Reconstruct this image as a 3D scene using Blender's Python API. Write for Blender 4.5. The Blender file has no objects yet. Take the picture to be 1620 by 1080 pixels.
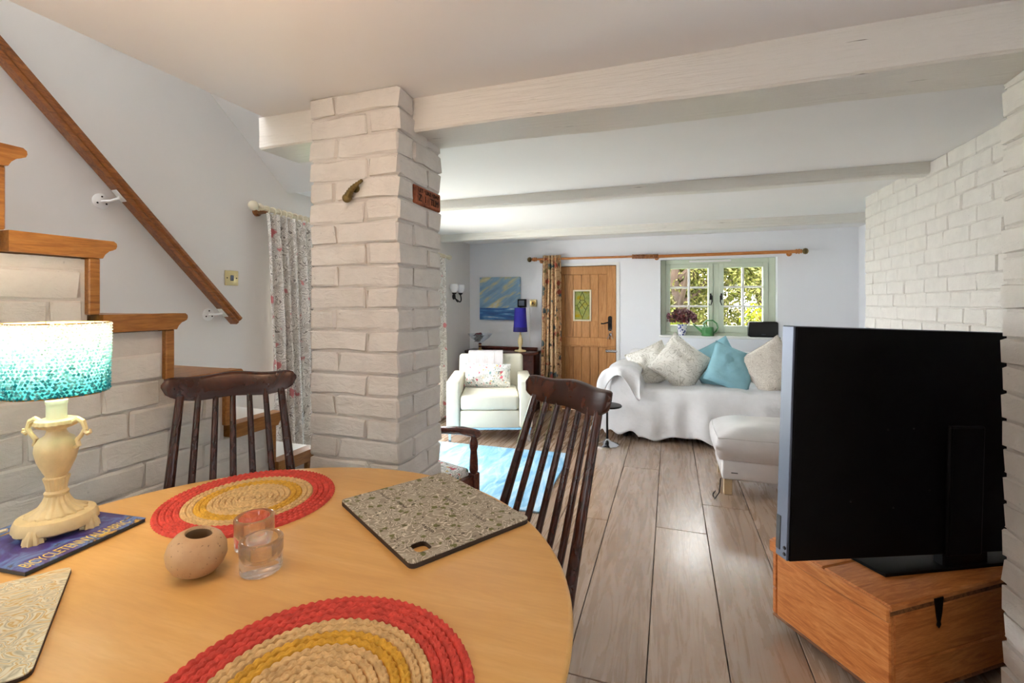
import bpy, bmesh, math, random
from mathutils import Vector, Matrix, noise
random.seed(7)
R = math.radians
PI = math.pi
S = bpy.context.scene
COL = S.collection

# ------------------------------------------------------------------ camera
YAW = math.atan2(250, 735)
cam_d = bpy.data.cameras.new('camera')
cam_d.sensor_width = 36
cam_d.lens = 735 / 1620 * 36
cam_d.shift_y = -60 / 1620
cam_d.clip_start = 0.02
cam = bpy.data.objects.new('camera', cam_d)
COL.objects.link(cam)
cam.location = (0, 0, 1.25)
cam.rotation_euler = (PI / 2, 0, YAW)
S.camera = cam

# ------------------------------------------------------------------ world, sun, exposure
w = bpy.data.worlds.new('sky')
S.world = w
w.use_nodes = True
wb = w.node_tree.nodes['Background']
wb.inputs[0].default_value = (0.96, 0.98, 1.0, 1)
wb.inputs[1].default_value = 15.0
sun_d = bpy.data.lights.new('sun', 'SUN')
sun_d.energy = 4.0
sun_d.angle = R(1.5)
sun_d.color = (1.0, 0.94, 0.82)
sun = bpy.data.objects.new('sun', sun_d)
COL.objects.link(sun)
sun.rotation_euler = (R(-14), R(38), 0)
# ceiling light fitting over the dining table, just above the frame
lp_d = bpy.data.lights.new('dining_ceiling_bulb', 'POINT')
lp_d.energy = 7.5
lp_d.color = (1.0, 0.62, 0.38)
lp_d.shadow_soft_size = 0.05
lp = bpy.data.objects.new('dining_ceiling_bulb', lp_d)
COL.objects.link(lp)
lp.location = (-0.75, 0.45, 1.86)
S.view_settings.view_transform = 'Standard'
S.view_settings.look = 'None'
S.view_settings.gamma = 1
S.view_settings.use_curve_mapping = False
S.view_settings.exposure = 0.18

# ------------------------------------------------------------------ materials
MATS = {}

class NT:
    def __init__(s, m):
        s.t = m.node_tree
        s.n = s.t.nodes
        s.b = s.n['Principled BSDF']
        s.out = s.n['Material Output']
        s.co = None
    def add(s, typ, **kw):
        nd = s.n.new(typ)
        for k, v in kw.items():
            if isinstance(k, str) and hasattr(nd, k):
                setattr(nd, k, v)
        return nd
    def link(s, a, b):
        s.t.links.new(a, b)
    def coord(s, scale=(1, 1, 1), rnd=True, kind='Object'):
        tc = s.add('ShaderNodeTexCoord')
        mp = s.add('ShaderNodeMapping')
        mp.inputs['Scale'].default_value = scale
        if rnd:
            oi = s.add('ShaderNodeObjectInfo')
            mu = s.add('ShaderNodeMath', operation='MULTIPLY')
            mu.inputs[1].default_value = 37.0
            s.link(oi.outputs['Random'], mu.inputs[0])
            va = s.add('ShaderNodeVectorMath', operation='ADD')
            s.link(tc.outputs[kind], va.inputs[0])
            s.link(mu.outputs[0], va.inputs[1])
            s.link(va.outputs[0], mp.inputs['Vector'])
        else:
            s.link(tc.outputs[kind], mp.inputs['Vector'])
        return mp.outputs[0]
    def noise(s, vec, scale, detail=4, rough=0.55, dist=0.0):
        nd = s.add('ShaderNodeTexNoise')
        nd.inputs['Scale'].default_value = scale
        nd.inputs['Detail'].default_value = detail
        nd.inputs['Roughness'].default_value = rough
        nd.inputs['Distortion'].default_value = dist
        s.link(vec, nd.inputs['Vector'])
        return nd.outputs['Fac']
    def ramp(s, fac, stops, interp='LINEAR'):
        nd = s.add('ShaderNodeValToRGB')
        cr = nd.color_ramp
        cr.interpolation = interp
        while len(cr.elements) < len(stops):
            cr.elements.new(0.5)
        for e, (p, c) in zip(cr.elements, stops):
            e.position = p
            e.color = (c[0], c[1], c[2], 1)
        s.link(fac, nd.inputs[0])
        return nd.outputs[0]
    def mix(s, fac, a, b, mode='MIX'):
        nd = s.add('ShaderNodeMix', data_type='RGBA', blend_type=mode)
        for inp, v in ((nd.inputs[0], fac), (nd.inputs[6], a), (nd.inputs[7], b)):
            if hasattr(v, 'is_linked'):
                s.link(v, inp)
            elif isinstance(v, (int, float)):
                inp.default_value = v
            else:
                inp.default_value = (v[0], v[1], v[2], 1)
        return nd.outputs[2]
    def bump(s, h, strength=0.3, dist=0.01):
        nd = s.add('ShaderNodeBump')
        nd.inputs['Strength'].default_value = strength
        nd.inputs['Distance'].default_value = dist
        s.link(h, nd.inputs['Height'])
        s.link(nd.outputs[0], s.b.inputs['Normal'])

def lin(c):
    """sRGB 0-255 triple -> linear"""
    return tuple((v / 255 / 12.92) if v / 255 <= 0.04045 else ((v / 255 + 0.055) / 1.055) ** 2.4 for v in c)

def newmat(name, col=(200, 200, 200), rough=0.6, metal=0.0, spec=0.5):
    m = bpy.data.materials.new(name)
    m.use_nodes = True
    t = NT(m)
    t.b.inputs['Base Color'].default_value = (*lin(col), 1)
    t.b.inputs['Roughness'].default_value = rough
    t.b.inputs['Metallic'].default_value = metal
    t.b.inputs['Specular IOR Level'].default_value = spec
    MATS[name] = m
    return t

def plain(name, col, rough=0.6, metal=0.0, var=0.06, nscale=9, bump=0.0, bscale=60, spec=0.5, bdist=0.004):
    t = newmat(name, col, rough, metal, spec)
    v = t.coord()
    c = lin(col)
    f = t.noise(v, nscale, 5)
    lo = tuple(x * (1 - var * 2) for x in c)
    hi = tuple(min(1, x * (1 + var)) for x in c)
    t.link(t.ramp(f, [(0.3, lo), (0.7, hi)]), t.b.inputs['Base Color'])
    if bump:
        t.bump(t.noise(v, bscale, 4), bump, bdist)
    return MATS[name]

def wood(name, dark, mid, light, scale=(14, 1.2, 14), rough=0.45, knots=True, bump=0.12, spec=0.5, ringy=2.0, rvar=0.25):
    t = newmat(name, mid, rough, 0, spec)
    v = t.coord(scale)
    f = t.noise(v, 2.2, 7, 0.6, ringy)
    c = t.ramp(f, [(0.28, lin(dark)), (0.5, lin(mid)), (0.74, lin(light))])
    fine = t.noise(t.coord(tuple(x * 6 for x in scale)), 3, 3)
    c = t.mix(t.ramp(fine, [(0.35, (0.35, 0.35, 0.35)), (0.6, (0, 0, 0))]), c, lin(dark))
    if knots:
        vo = t.add('ShaderNodeTexVoronoi')
        vo.inputs['Scale'].default_value = 1.0
        t.link(t.coord(tuple(x * 0.55 for x in scale)), vo.inputs['Vector'])
        k = t.ramp(vo.outputs['Distance'], [(0.0, (0.9,) * 3), (0.10, (0.5,) * 3), (0.17, (0, 0, 0))])
        c = t.mix(k, c, tuple(x * 0.35 for x in lin(dark)))
    oi = t.add('ShaderNodeObjectInfo')
    tone = t.ramp(oi.outputs['Random'], [(0, (1 - rvar,) * 3), (1, (1, 1, 1))])
    c = t.mix(1.0, c, tone, 'MULTIPLY')
    t.link(c, t.b.inputs['Base Color'])
    if bump:
        t.bump(f, bump, 0.003)
    return MATS[name]

plain('wall_paint', (236, 238, 243), 0.75, var=0.01, nscale=2, bump=0.08, bscale=25)
plain('stair_wall_paint', (227, 224, 220), 0.75, var=0.01, nscale=2, bump=0.08, bscale=25)
plain('ceiling_paint', (240, 240, 240), 0.8, var=0.01, nscale=2, bump=0.06, bscale=20)

def brickmat(name, col):
    t = newmat(name, col, 0.62)
    v = t.coord(rnd=False)
    v2 = t.coord()
    c = lin(col)
    f = t.noise(v2, 14, 6, 0.6)
    cc = t.ramp(f, [(0.3, tuple(x * 0.90 for x in c)), (0.65, c)])
    sp = t.noise(v2, 70, 2, 0.5)
    cc = t.mix(t.ramp(sp, [(0.72, (0, 0, 0)), (0.80, (0.5, 0.5, 0.5))]), cc, tuple(x * 0.35 for x in c))
    t.link(cc, t.b.inputs['Base Color'])
    h = t.noise(t.coord((10, 10, 22)), 2.0, 7, 0.65, 0.8)
    t.bump(h, 0.6, 0.009)
    return MATS[name]
brickmat('painted_brick', (222, 219, 213))
brickmat('painted_mortar', (212, 208, 202))
t = newmat('terracotta', (150, 84, 54), 0.85)
v = t.coord()
t.link(t.ramp(t.noise(v, 40, 5), [(0.3, lin((92, 46, 30))), (0.6, lin((164, 92, 58)))]), t.b.inputs['Base Color'])
t.bump(t.noise(v, 90, 4), 0.5, 0.006)
plain('dark_letter', (40, 24, 18), 0.9)
# painted beam: white gloss paint with dark cracks
t = newmat('beam_paint', (226, 224, 216), 0.30)
v = t.coord((1.6, 30, 30))
cr = t.ramp(t.noise(v, 2.2, 4, 0.6, 0.6), [(0.27, (0.8, 0.8, 0.8)), (0.33, (0, 0, 0))])
t.link(t.mix(cr, lin((228, 226, 219)), lin((120, 112, 98))), t.b.inputs['Base Color'])
t.bump(t.noise(v, 2.5, 6, 0.65), 0.5, 0.012)
# oak floor boards
t = newmat('oak_board', (150, 126, 108), 0.34)
v = t.coord((7, 0.55, 7))
f = t.noise(v, 2.6, 8, 0.62, 2.2)
c = t.ramp(f, [(0.22, lin((148, 124, 104))), (0.48, lin((173, 149, 129))), (0.78, lin((189, 169, 151)))])
f2 = t.noise(t.coord((1.4, 0.35, 1.4)), 1.5, 3)
c = t.mix(t.ramp(f2, [(0.35, (0.28,) * 3), (0.65, (0, 0, 0))]), c, lin((118, 94, 74)))
vo = t.add('ShaderNodeTexVoronoi'); vo.inputs['Scale'].default_value = 1.7
t.link(t.coord((3.2, 1.1, 3.2)), vo.inputs['Vector'])
c = t.mix(t.ramp(vo.outputs['Distance'], [(0.0, (0.85,) * 3), (0.055, (0, 0, 0))]), c, lin((52, 38, 30)))
oi = t.add('ShaderNodeObjectInfo')
c = t.mix(1.0, c, t.ramp(oi.outputs['Random'], [(0, (0.82, 0.80, 0.78)), (1, (1, 1, 1))]), 'MULTIPLY')
t.link(c, t.b.inputs['Base Color'])
rr = t.ramp(f, [(0.3, (0.22,) * 3), (0.7, (0.34,) * 3)])
t.link(rr, t.b.inputs['Roughness'])
t.bump(f, 0.22, 0.005)
t.b.inputs['Coat Weight'].default_value = 0.6
t.b.inputs['Coat Roughness'].default_value = 0.2
plain('floor_gap', (46, 34, 26), 0.9)

wood('pine_stair', (120, 74, 28), (162, 108, 48), (184, 132, 66), (20, 2, 20), 0.35, knots=False, rvar=0.08)
wood('rail_wood', (96, 52, 20), (144, 86, 38), (172, 110, 54), (22, 3, 22), 0.3, knots=False, rvar=0)
wood('dark_chair', (38, 14, 6), (55, 22, 10), (84, 38, 17), (3, 3, 2), 0.26, knots=False, rvar=0.06, bump=0.05)
wood('mahogany', (48, 16, 10), (88, 34, 22), (122, 56, 36), (5, 18, 18), 0.25, knots=False, rvar=0.05)
wood('table_wood', (204, 154, 88), (216, 168, 98), (222, 178, 112), (1.2, 9, 6), 0.36, knots=False, rvar=0, bump=0.03, ringy=0.8)
wood('chest_pine', (166, 86, 32), (206, 126, 62), (226, 152, 88), (2.2, 16, 16), 0.5, knots=True, rvar=0.12, bump=0.1)
wood('chest_end_pine_lit', (176, 94, 36), (214, 134, 66), (232, 160, 94), (16, 2.2, 16), 0.5, knots=True, rvar=0.12, bump=0.1)  # chest end: light falling on this side is put into the brighter colour
wood('chest_edge', (84, 48, 22), (128, 78, 40), (168, 112, 66), (16, 3, 16), 0.7, knots=False, rvar=0.1)
wood('door_oak', (158, 102, 52), (190, 134, 78), (208, 156, 100), (14, 14, 1.2), 0.42, knots=False, rvar=0.10, bump=0.05)
wood('rod_wood', (160, 92, 40), (196, 124, 62), (214, 148, 84), (2, 16, 16), 0.4, knots=False, rvar=0)
plain('cream_paint', (222, 212, 186), 0.45, var=0.04)
plain('ivory', (226, 204, 152), 0.38, var=0.07, nscale=30, bump=0.08, bscale=60)
plain('white_plastic', (238, 238, 236), 0.35, var=0.01)
plain('black_plastic', (14, 14, 16), 0.42, var=0.02)
plain('tv_black', (5, 5, 6), 0.5, var=0.02, spec=0.12)
plain('tv_edge', (92, 100, 118), 0.35, metal=0.3, var=0.03)
plain('iron_black', (20, 19, 20), 0.45, metal=0.6, var=0.05)
plain('chrome', (205, 210, 216), 0.16, metal=1.0, var=0.02)
plain('brass', (176, 142, 78), 0.34, metal=0.9, var=0.12, nscale=30)
plain('aged_brass', (120, 104, 62), 0.4, metal=0.75, var=0.2, nscale=40)
plain('switch_brass', (206, 190, 142), 0.3, metal=0.75, var=0.03)
plain('sage', (206, 216, 196), 0.42, var=0.02)
plain('leather_cream', (226, 222, 204), 0.42, var=0.03, bump=0.15, bscale=120, bdist=0.002)
plain('leather_grey', (200, 197, 196), 0.34, var=0.03, bump=0.22, bscale=14, bdist=0.012)
plain('sofa_fabric', (150, 148, 146), 0.85, var=0.04, bump=0.2, bscale=160)
plain('throw_white', (228, 228, 230), 0.9, var=0.03, bump=0.4, bscale=9, bdist=0.03)
plain('teal_fabric', (146, 194, 207), 0.88, var=0.07, nscale=6, bump=0.45, bscale=12, bdist=0.02)
plain('watering_green', (76, 138, 80), 0.35, var=0.05)
plain('blue_shade', (32, 24, 150), 0.7, var=0.05, bump=0.1, bscale=200)
plain('blue_shade_band', (26, 20, 104), 0.7, var=0.05)
plain('dark_glass_red', (92, 22, 30), 0.18, var=0.3, nscale=30)
plain('patio_stone', (214, 208, 196), 0.9, var=0.06, nscale=3)
plain('grass', (96, 128, 52), 0.95, var=0.25, nscale=3)
plain('bark', (70, 54, 42), 0.95, var=0.25, nscale=8, bump=0.6, bscale=12)
plain('orange_timber', (120, 62, 28), 0.8, var=0.15)
plain('cable_black', (24, 23, 22), 0.6)
plain('cable_cream', (214, 200, 164), 0.5)
plain('red_jute', (206, 74, 62), 0.95, var=0.16, nscale=60, bump=0.6, bscale=220, bdist=0.003)
plain('natural_jute', (212, 178, 124), 0.95, var=0.14, nscale=60, bump=0.6, bscale=220, bdist=0.003)
plain('mustard_jute', (212, 164, 56), 0.95, var=0.14, nscale=60, bump=0.6, bscale=220, bdist=0.003)
plain('ottoman_leg', (186, 164, 128), 0.4)
plain('board_edge', (52, 40, 32), 0.7, var=0.1)
plain('book_cover_edge', (36, 56, 66), 0.4)
plain('yellow_ink', (232, 206, 96), 0.5)
plain('stone_egg_inner', (122, 96, 66), 0.8)
plain('plum_leaf', (132, 84, 92), 0.6, var=0.3, nscale=20)
plain('red_leaf', (178, 66, 78), 0.6, var=0.3, nscale=20)

def leafmat(name, c1, c2, c3):
    t = newmat(name, c2, 0.6)
    g = t.add('ShaderNodeNewGeometry')
    col = t.ramp(g.outputs['Random Per Island'], [(0, lin(c1)), (0.5, lin(c2)), (1, lin(c3))])
    t.link(col, t.b.inputs['Base Color'])
    tr = t.add('ShaderNodeBsdfTranslucent')
    t.link(col, tr.inputs[0])
    mx = t.add('ShaderNodeMixShader'); mx.inputs[0].default_value = 0.4
    t.link(t.b.outputs[0], mx.inputs[1]); t.link(tr.outputs[0], mx.inputs[2]); t.link(mx.outputs[0], t.out.inputs[0])
leafmat('leaf_tree', (56, 60, 24), (112, 116, 46), (176, 166, 108))
leafmat('leaf_shrub', (76, 90, 10), (118, 126, 14), (150, 142, 30))
leafmat('leaf_orange', (112, 66, 20), (124, 90, 28), (92, 92, 28))

t = newmat('pane_glass', (255, 255, 255), 0.02)
tr = t.add('ShaderNodeBsdfTransparent'); gl = t.add('ShaderNodeBsdfGlossy'); gl.inputs['Roughness'].default_value = 0.02
fr = t.add('ShaderNodeFresnel'); fr.inputs[0].default_value = 1.12
mx = t.add('ShaderNodeMixShader')
t.link(fr.outputs[0], mx.inputs[0]); t.link(tr.outputs[0], mx.inputs[1]); t.link(gl.outputs[0], mx.inputs[2]); t.link(mx.outputs[0], t.out.inputs[0])
t = newmat('clear_glass', (255, 255, 255), 0.02)
t.b.inputs['Transmission Weight'].default_value = 1.0
t.b.inputs['IOR'].default_value = 1.40
tr = t.add('ShaderNodeBsdfTransparent'); mx = t.add('ShaderNodeMixShader'); mx.inputs[0].default_value = 0.78
t.link(tr.outputs[0], mx.inputs[1]); t.link(t.b.outputs[0], mx.inputs[2]); t.link(mx.outputs[0], t.out.inputs[0])
t = newmat('bowl_glass', (235, 240, 245), 0.03)
tr = t.add('ShaderNodeBsdfTransparent'); tr.inputs[0].default_value = (0.93, 0.95, 0.97, 1)
mx = t.add('ShaderNodeMixShader'); mx.inputs[0].default_value = 0.12
t.link(tr.outputs[0], mx.inputs[1]); t.link(t.b.outputs[0], mx.inputs[2]); t.link(mx.outputs[0], t.out.inputs[0])
# opal glass
t = newmat('opal_glass', (248, 248, 250), 0.25)
# stained door glass
t = newmat('leaded_glass', (210, 206, 120), 0.2)
vo = t.add('ShaderNodeTexVoronoi'); vo.inputs['Scale'].default_value = 9
t.link(t.coord(rnd=False), vo.inputs['Vector'])
cc = t.ramp(t.noise(t.coord(rnd=False), 14, 3), [(0.32, lin((110, 116, 60))), (0.5, lin((140, 142, 110))), (0.68, lin((146, 128, 30)))])
tl = t.add('ShaderNodeBsdfTranslucent'); t.link(cc, tl.inputs[0])
t.link(cc, t.b.inputs['Base Color'])
mx = t.add('ShaderNodeMixShader'); mx.inputs[0].default_value = 0.75
t.link(t.b.outputs[0], mx.inputs[1]); t.link(tl.outputs[0], mx.inputs[2]); t.link(mx.outputs[0], t.out.inputs[0])
# lamp shade glass chips, clear at the top to teal below
def gradmat(name, z0, z1, top, mid, bot):
    t = newmat(name, mid, 0.15)
    tc = t.add('ShaderNodeTexCoord'); sx = t.add('ShaderNodeSeparateXYZ')
    t.link(tc.outputs['Object'], sx.inputs[0])
    mr = t.add('ShaderNodeMapRange'); mr.inputs[1].default_value = z0; mr.inputs[2].default_value = z1
    t.link(sx.outputs[2], mr.inputs[0])
    g = t.add('ShaderNodeNewGeometry')
    ad = t.add('ShaderNodeMath', operation='MULTIPLY_ADD'); ad.inputs[1].default_value = 0.45; 
    t.link(g.outputs['Random Per Island'], ad.inputs[0]); 
    sb = t.add('ShaderNodeMath', operation='SUBTRACT'); sb.inputs[1].default_value = 0.22
    t.link(mr.outputs[0], sb.inputs[0]); t.link(sb.outputs[0], ad.inputs[2])
    c = t.ramp(ad.outputs[0], [(0.0, lin(bot)), (0.45, lin(mid)), (0.95, lin(top))])
    t.link(c, t.b.inputs['Base Color'])
    tl = t.add('ShaderNodeBsdfTranslucent'); t.link(c, tl.inputs[0])
    mx = t.add('ShaderNodeMixShader'); mx.inputs[0].default_value = 0.6
    t.link(t.b.outputs[0], mx.inputs[1]); t.link(tl.outputs[0], mx.inputs[2]); t.link(mx.outputs[0], t.out.inputs[0])
gradmat('shade_beads', 0.284, 0.43, (252, 253, 252), (206, 238, 238), (66, 172, 184))
gradmat('shade_liner', 0.284, 0.43, (252, 252, 248), (228, 246, 244), (130, 208, 214))
t = newmat('shade_liner_old', (240, 240, 232), 0.7)
tl = t.add('ShaderNodeBsdfTranslucent'); tl.inputs[0].default_value = (0.9, 0.92, 0.88, 1)
mx = t.add('ShaderNodeMixShader'); mx.inputs[0].default_value = 0.7
t.link(t.b.outputs[0], mx.inputs[1]); t.link(tl.outputs[0], mx.inputs[2]); t.link(mx.outputs[0], t.out.inputs[0])
t = newmat('bulb_glow', (255, 240, 210), 0.4)
t.b.inputs['Emission Color'].default_value = (1.0, 0.86, 0.68, 1)
t.b.inputs['Emission Strength'].default_value = 35
# painting
t = newmat('seascape', (100, 130, 170), 0.55)
tc = t.add('ShaderNodeTexCoord'); sx = t.add('ShaderNodeSeparateXYZ'); t.link(tc.outputs['Object'], sx.inputs[0])
m0 = t.add('ShaderNodeMapping'); m0.inputs['Rotation'].default_value = (0, R(30), 0); t.link(tc.outputs['Object'], m0.inputs['Vector'])
mp = t.add('ShaderNodeMapping'); mp.inputs['Scale'].default_value = (1.6, 1, 8)
t.link(m0.outputs[0], mp.inputs['Vector'])
sky = t.ramp(t.noise(mp.outputs[0], 1.5, 4, 0.55), [(0.3, lin((96, 126, 156))), (0.5, lin((132, 166, 194))), (0.6, lin((208, 198, 144))), (0.68, lin((214, 222, 228)))])
mp2 = t.add('ShaderNodeMapping'); mp2.inputs['Scale'].default_value = (3, 1, 26); t.link(tc.outputs['Object'], mp2.inputs['Vector'])
sea = t.ramp(t.noise(mp2.outputs[0], 1.4, 4), [(0.32, lin((26, 66, 122))), (0.5, lin((46, 104, 170))), (0.62, lin((96, 152, 200))), (0.72, lin((214, 224, 232)))])
st = t.add('ShaderNodeMath', operation='GREATER_THAN'); st.inputs[1].default_value = -0.115; t.link(sx.outputs[2], st.inputs[0])
t.link(t.mix(st.outputs[0], sea, sky), t.b.inputs['Base Color'])
# blue rug
t = newmat('rug_blue', (110, 170, 210), 0.95)
v = t.coord((5, 1.2, 5), rnd=False)
t.link(t.ramp(t.noise(v, 2.4, 6, 0.65, 1.0), [(0.28, lin((84, 148, 194))), (0.5, lin((142, 190, 218))), (0.72, lin((200, 220, 232)))]), t.b.inputs['Base Color'])
t.bump(t.noise(t.coord((30, 30, 30), rnd=False), 6, 3), 0.5, 0.01)

def floral(name, base, vine, flowers, s=1.0, lines=(16, 46), amt=0.8, leaf=None):
    """printed cloth: scrolling contour line work over a ground, dotted with blossoms (object coordinates)"""
    t = newmat(name, base, 0.9)
    v = t.coord((s, s, s), rnd=False)
    n1 = t.noise(v, lines[0], 1.5, 0.5, 0.6)
    mu = t.add('ShaderNodeMath', operation='MULTIPLY'); mu.inputs[1].default_value = lines[1]; t.link(n1, mu.inputs[0])
    sn = t.add('ShaderNodeMath', operation='SINE'); t.link(mu.outputs[0], sn.inputs[0])
    ab = t.add('ShaderNodeMath', operation='ABSOLUTE'); t.link(sn.outputs[0], ab.inputs[0])
    k = t.ramp(ab.outputs[0], [(0.12, (amt,) * 3), (0.5, (0, 0, 0))])
    c = t.mix(k, lin(base), lin(vine))
    if leaf:
        c = t.mix(t.ramp(t.noise(v, lines[0] * 1.3, 2, 0.5, 1.0), [(0.56, (0, 0, 0)), (0.60, (0.75,) * 3)]), c, lin(leaf))
    nz = t.add('ShaderNodeTexNoise'); nz.inputs['Scale'].default_value = 30; nz.inputs['Detail'].default_value = 2
    t.link(v, nz.inputs['Vector'])
    va = t.add('ShaderNodeMix', data_type='VECTOR'); va.inputs[0].default_value = 0.045
    t.link(v, va.inputs[4]); t.link(nz.outputs['Color'], va.inputs[5])
    for i, (fc, sc, rad) in enumerate(flowers):
        vf = t.add('ShaderNodeTexVoronoi'); vf.inputs['Scale'].default_value = sc
        mp = t.add('ShaderNodeMapping'); mp.inputs['Location'].default_value = (i * 3.1, i * 1.7, i * 2.3)
        t.link(va.outputs[1], mp.inputs[0]); t.link(mp.outputs[0], vf.inputs['Vector'])
        k = t.ramp(vf.outputs['Distance'], [(rad, (0.9,) * 3), (rad + 0.04, (0, 0, 0))])
        c = t.mix(k, c, lin(fc))
    t.link(c, t.b.inputs['Base Color'])
    t.bump(t.noise(t.coord((1, 1, 1), rnd=False), 220, 2), 0.15, 0.002)
    return MATS[name]
floral('curtain_rose', (228, 223, 216), (116, 106, 98), [((196, 104, 110), 6.5, 0.15), ((206, 126, 128), 9, 0.10)], 1.0, (15, 46), 0.9, (190, 182, 172))
floral('curtain_bird', (212, 180, 140), (140, 78, 46), [((24, 78, 94), 7.5, 0.26), ((156, 62, 46), 8.5, 0.23), ((116, 108, 60), 10, 0.18), ((36, 32, 36), 11, 0.15)], 1.0, (8, 24), 0.75)
floral('cushion_meadow', (240, 238, 236), (90, 112, 104), [((206, 66, 92), 12, 0.18), ((92, 142, 140), 15, 0.18), ((220, 186, 92), 16, 0.14), ((196, 48, 40), 14, 0.14)], 1.3, (16, 30), 0.9)
floral('cushion_beige', (230, 227, 219), (186, 182, 170), [], 1.0, (11, 28), 0.85)
floral('cushion_speckle', (220, 212, 201), (140, 126, 112), [], 2.0, (20, 38), 0.85, (196, 186, 174))
floral('board_print', (146, 138, 122), (216, 210, 192), [((92, 96, 42), 15, 0.22), ((70, 66, 52), 22, 0.15)], 2.7, (12, 30), 0.9, (170, 162, 146))
t = newmat('marbled_gold', (200, 186, 140), 0.32)
v = t.coord((22, 15, 15), rnd=False)
n1 = t.noise(v, 0.9, 1.5, 0.5, 2.2)
mu = t.add('ShaderNodeMath', operation='MULTIPLY'); mu.inputs[1].default_value = 7.0; t.link(n1, mu.inputs[0])
fr_ = t.add('ShaderNodeMath', operation='FRACT'); t.link(mu.outputs[0], fr_.inputs[0])
t.link(t.ramp(fr_.outputs[0], [(0.0, lin((152, 146, 124))), (0.22, lin((206, 198, 172))), (0.40, lin((214, 208, 186))), (0.58, lin((186, 146, 60))), (0.74, lin((208, 198, 168))), (1.0, lin((168, 162, 140)))]), t.b.inputs['Base Color'])
t = newmat('book_art', (70, 70, 130), 0.32)
v = t.coord((8, 8, 8), rnd=False)
t.link(t.ramp(t.noise(v, 1.8, 5, 0.6, 1.2), [(0.3, lin((38, 34, 92))), (0.45, lin((70, 58, 128))), (0.55, lin((92, 126, 180))), (0.60, lin((48, 44, 70))), (0.66, lin((200, 158, 70)))]), t.b.inputs['Base Color'])
t = newmat('pot_print', (232, 234, 240), 0.3)
vo = t.add('ShaderNodeTexVoronoi'); vo.inputs['Scale'].default_value = 40; t.link(t.coord(rnd=False), vo.inputs['Vector'])
t.link(t.ramp(vo.outputs['Distance'], [(0.36, lin((64, 78, 150))), (0.46, lin((236, 236, 242)))]), t.b.inputs['Base Color'])
t = newmat('stone_egg', (208, 170, 128), 0.55)
v = t.coord()
c = t.ramp(t.noise(v, 14, 4), [(0.3, lin((178, 138, 96))), (0.7, lin((206, 170, 126)))])
c = t.mix(t.ramp(t.noise(v, 190, 2), [(0.66, (0, 0, 0)), (0.72, (0.8,) * 3)]), c, lin((92, 66, 46)))
t.link(c, t.b.inputs['Base Color'])
t = newmat('stripe_throw', (222, 214, 212), 0.95)
wv = t.add('ShaderNodeTexWave'); wv.inputs['Scale'].default_value = 24; wv.bands_direction = 'X'
t.link(t.coord(rnd=False), wv.inputs['Vector'])
t.link(t.ramp(wv.outputs['Fac'], [(0.2, lin((196, 184, 186))), (0.6, lin((234, 230, 230)))]), t.b.inputs['Base Color'])
t.bump(wv.outputs['Fac'], 0.5, 0.004)
M = MATS

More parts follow.
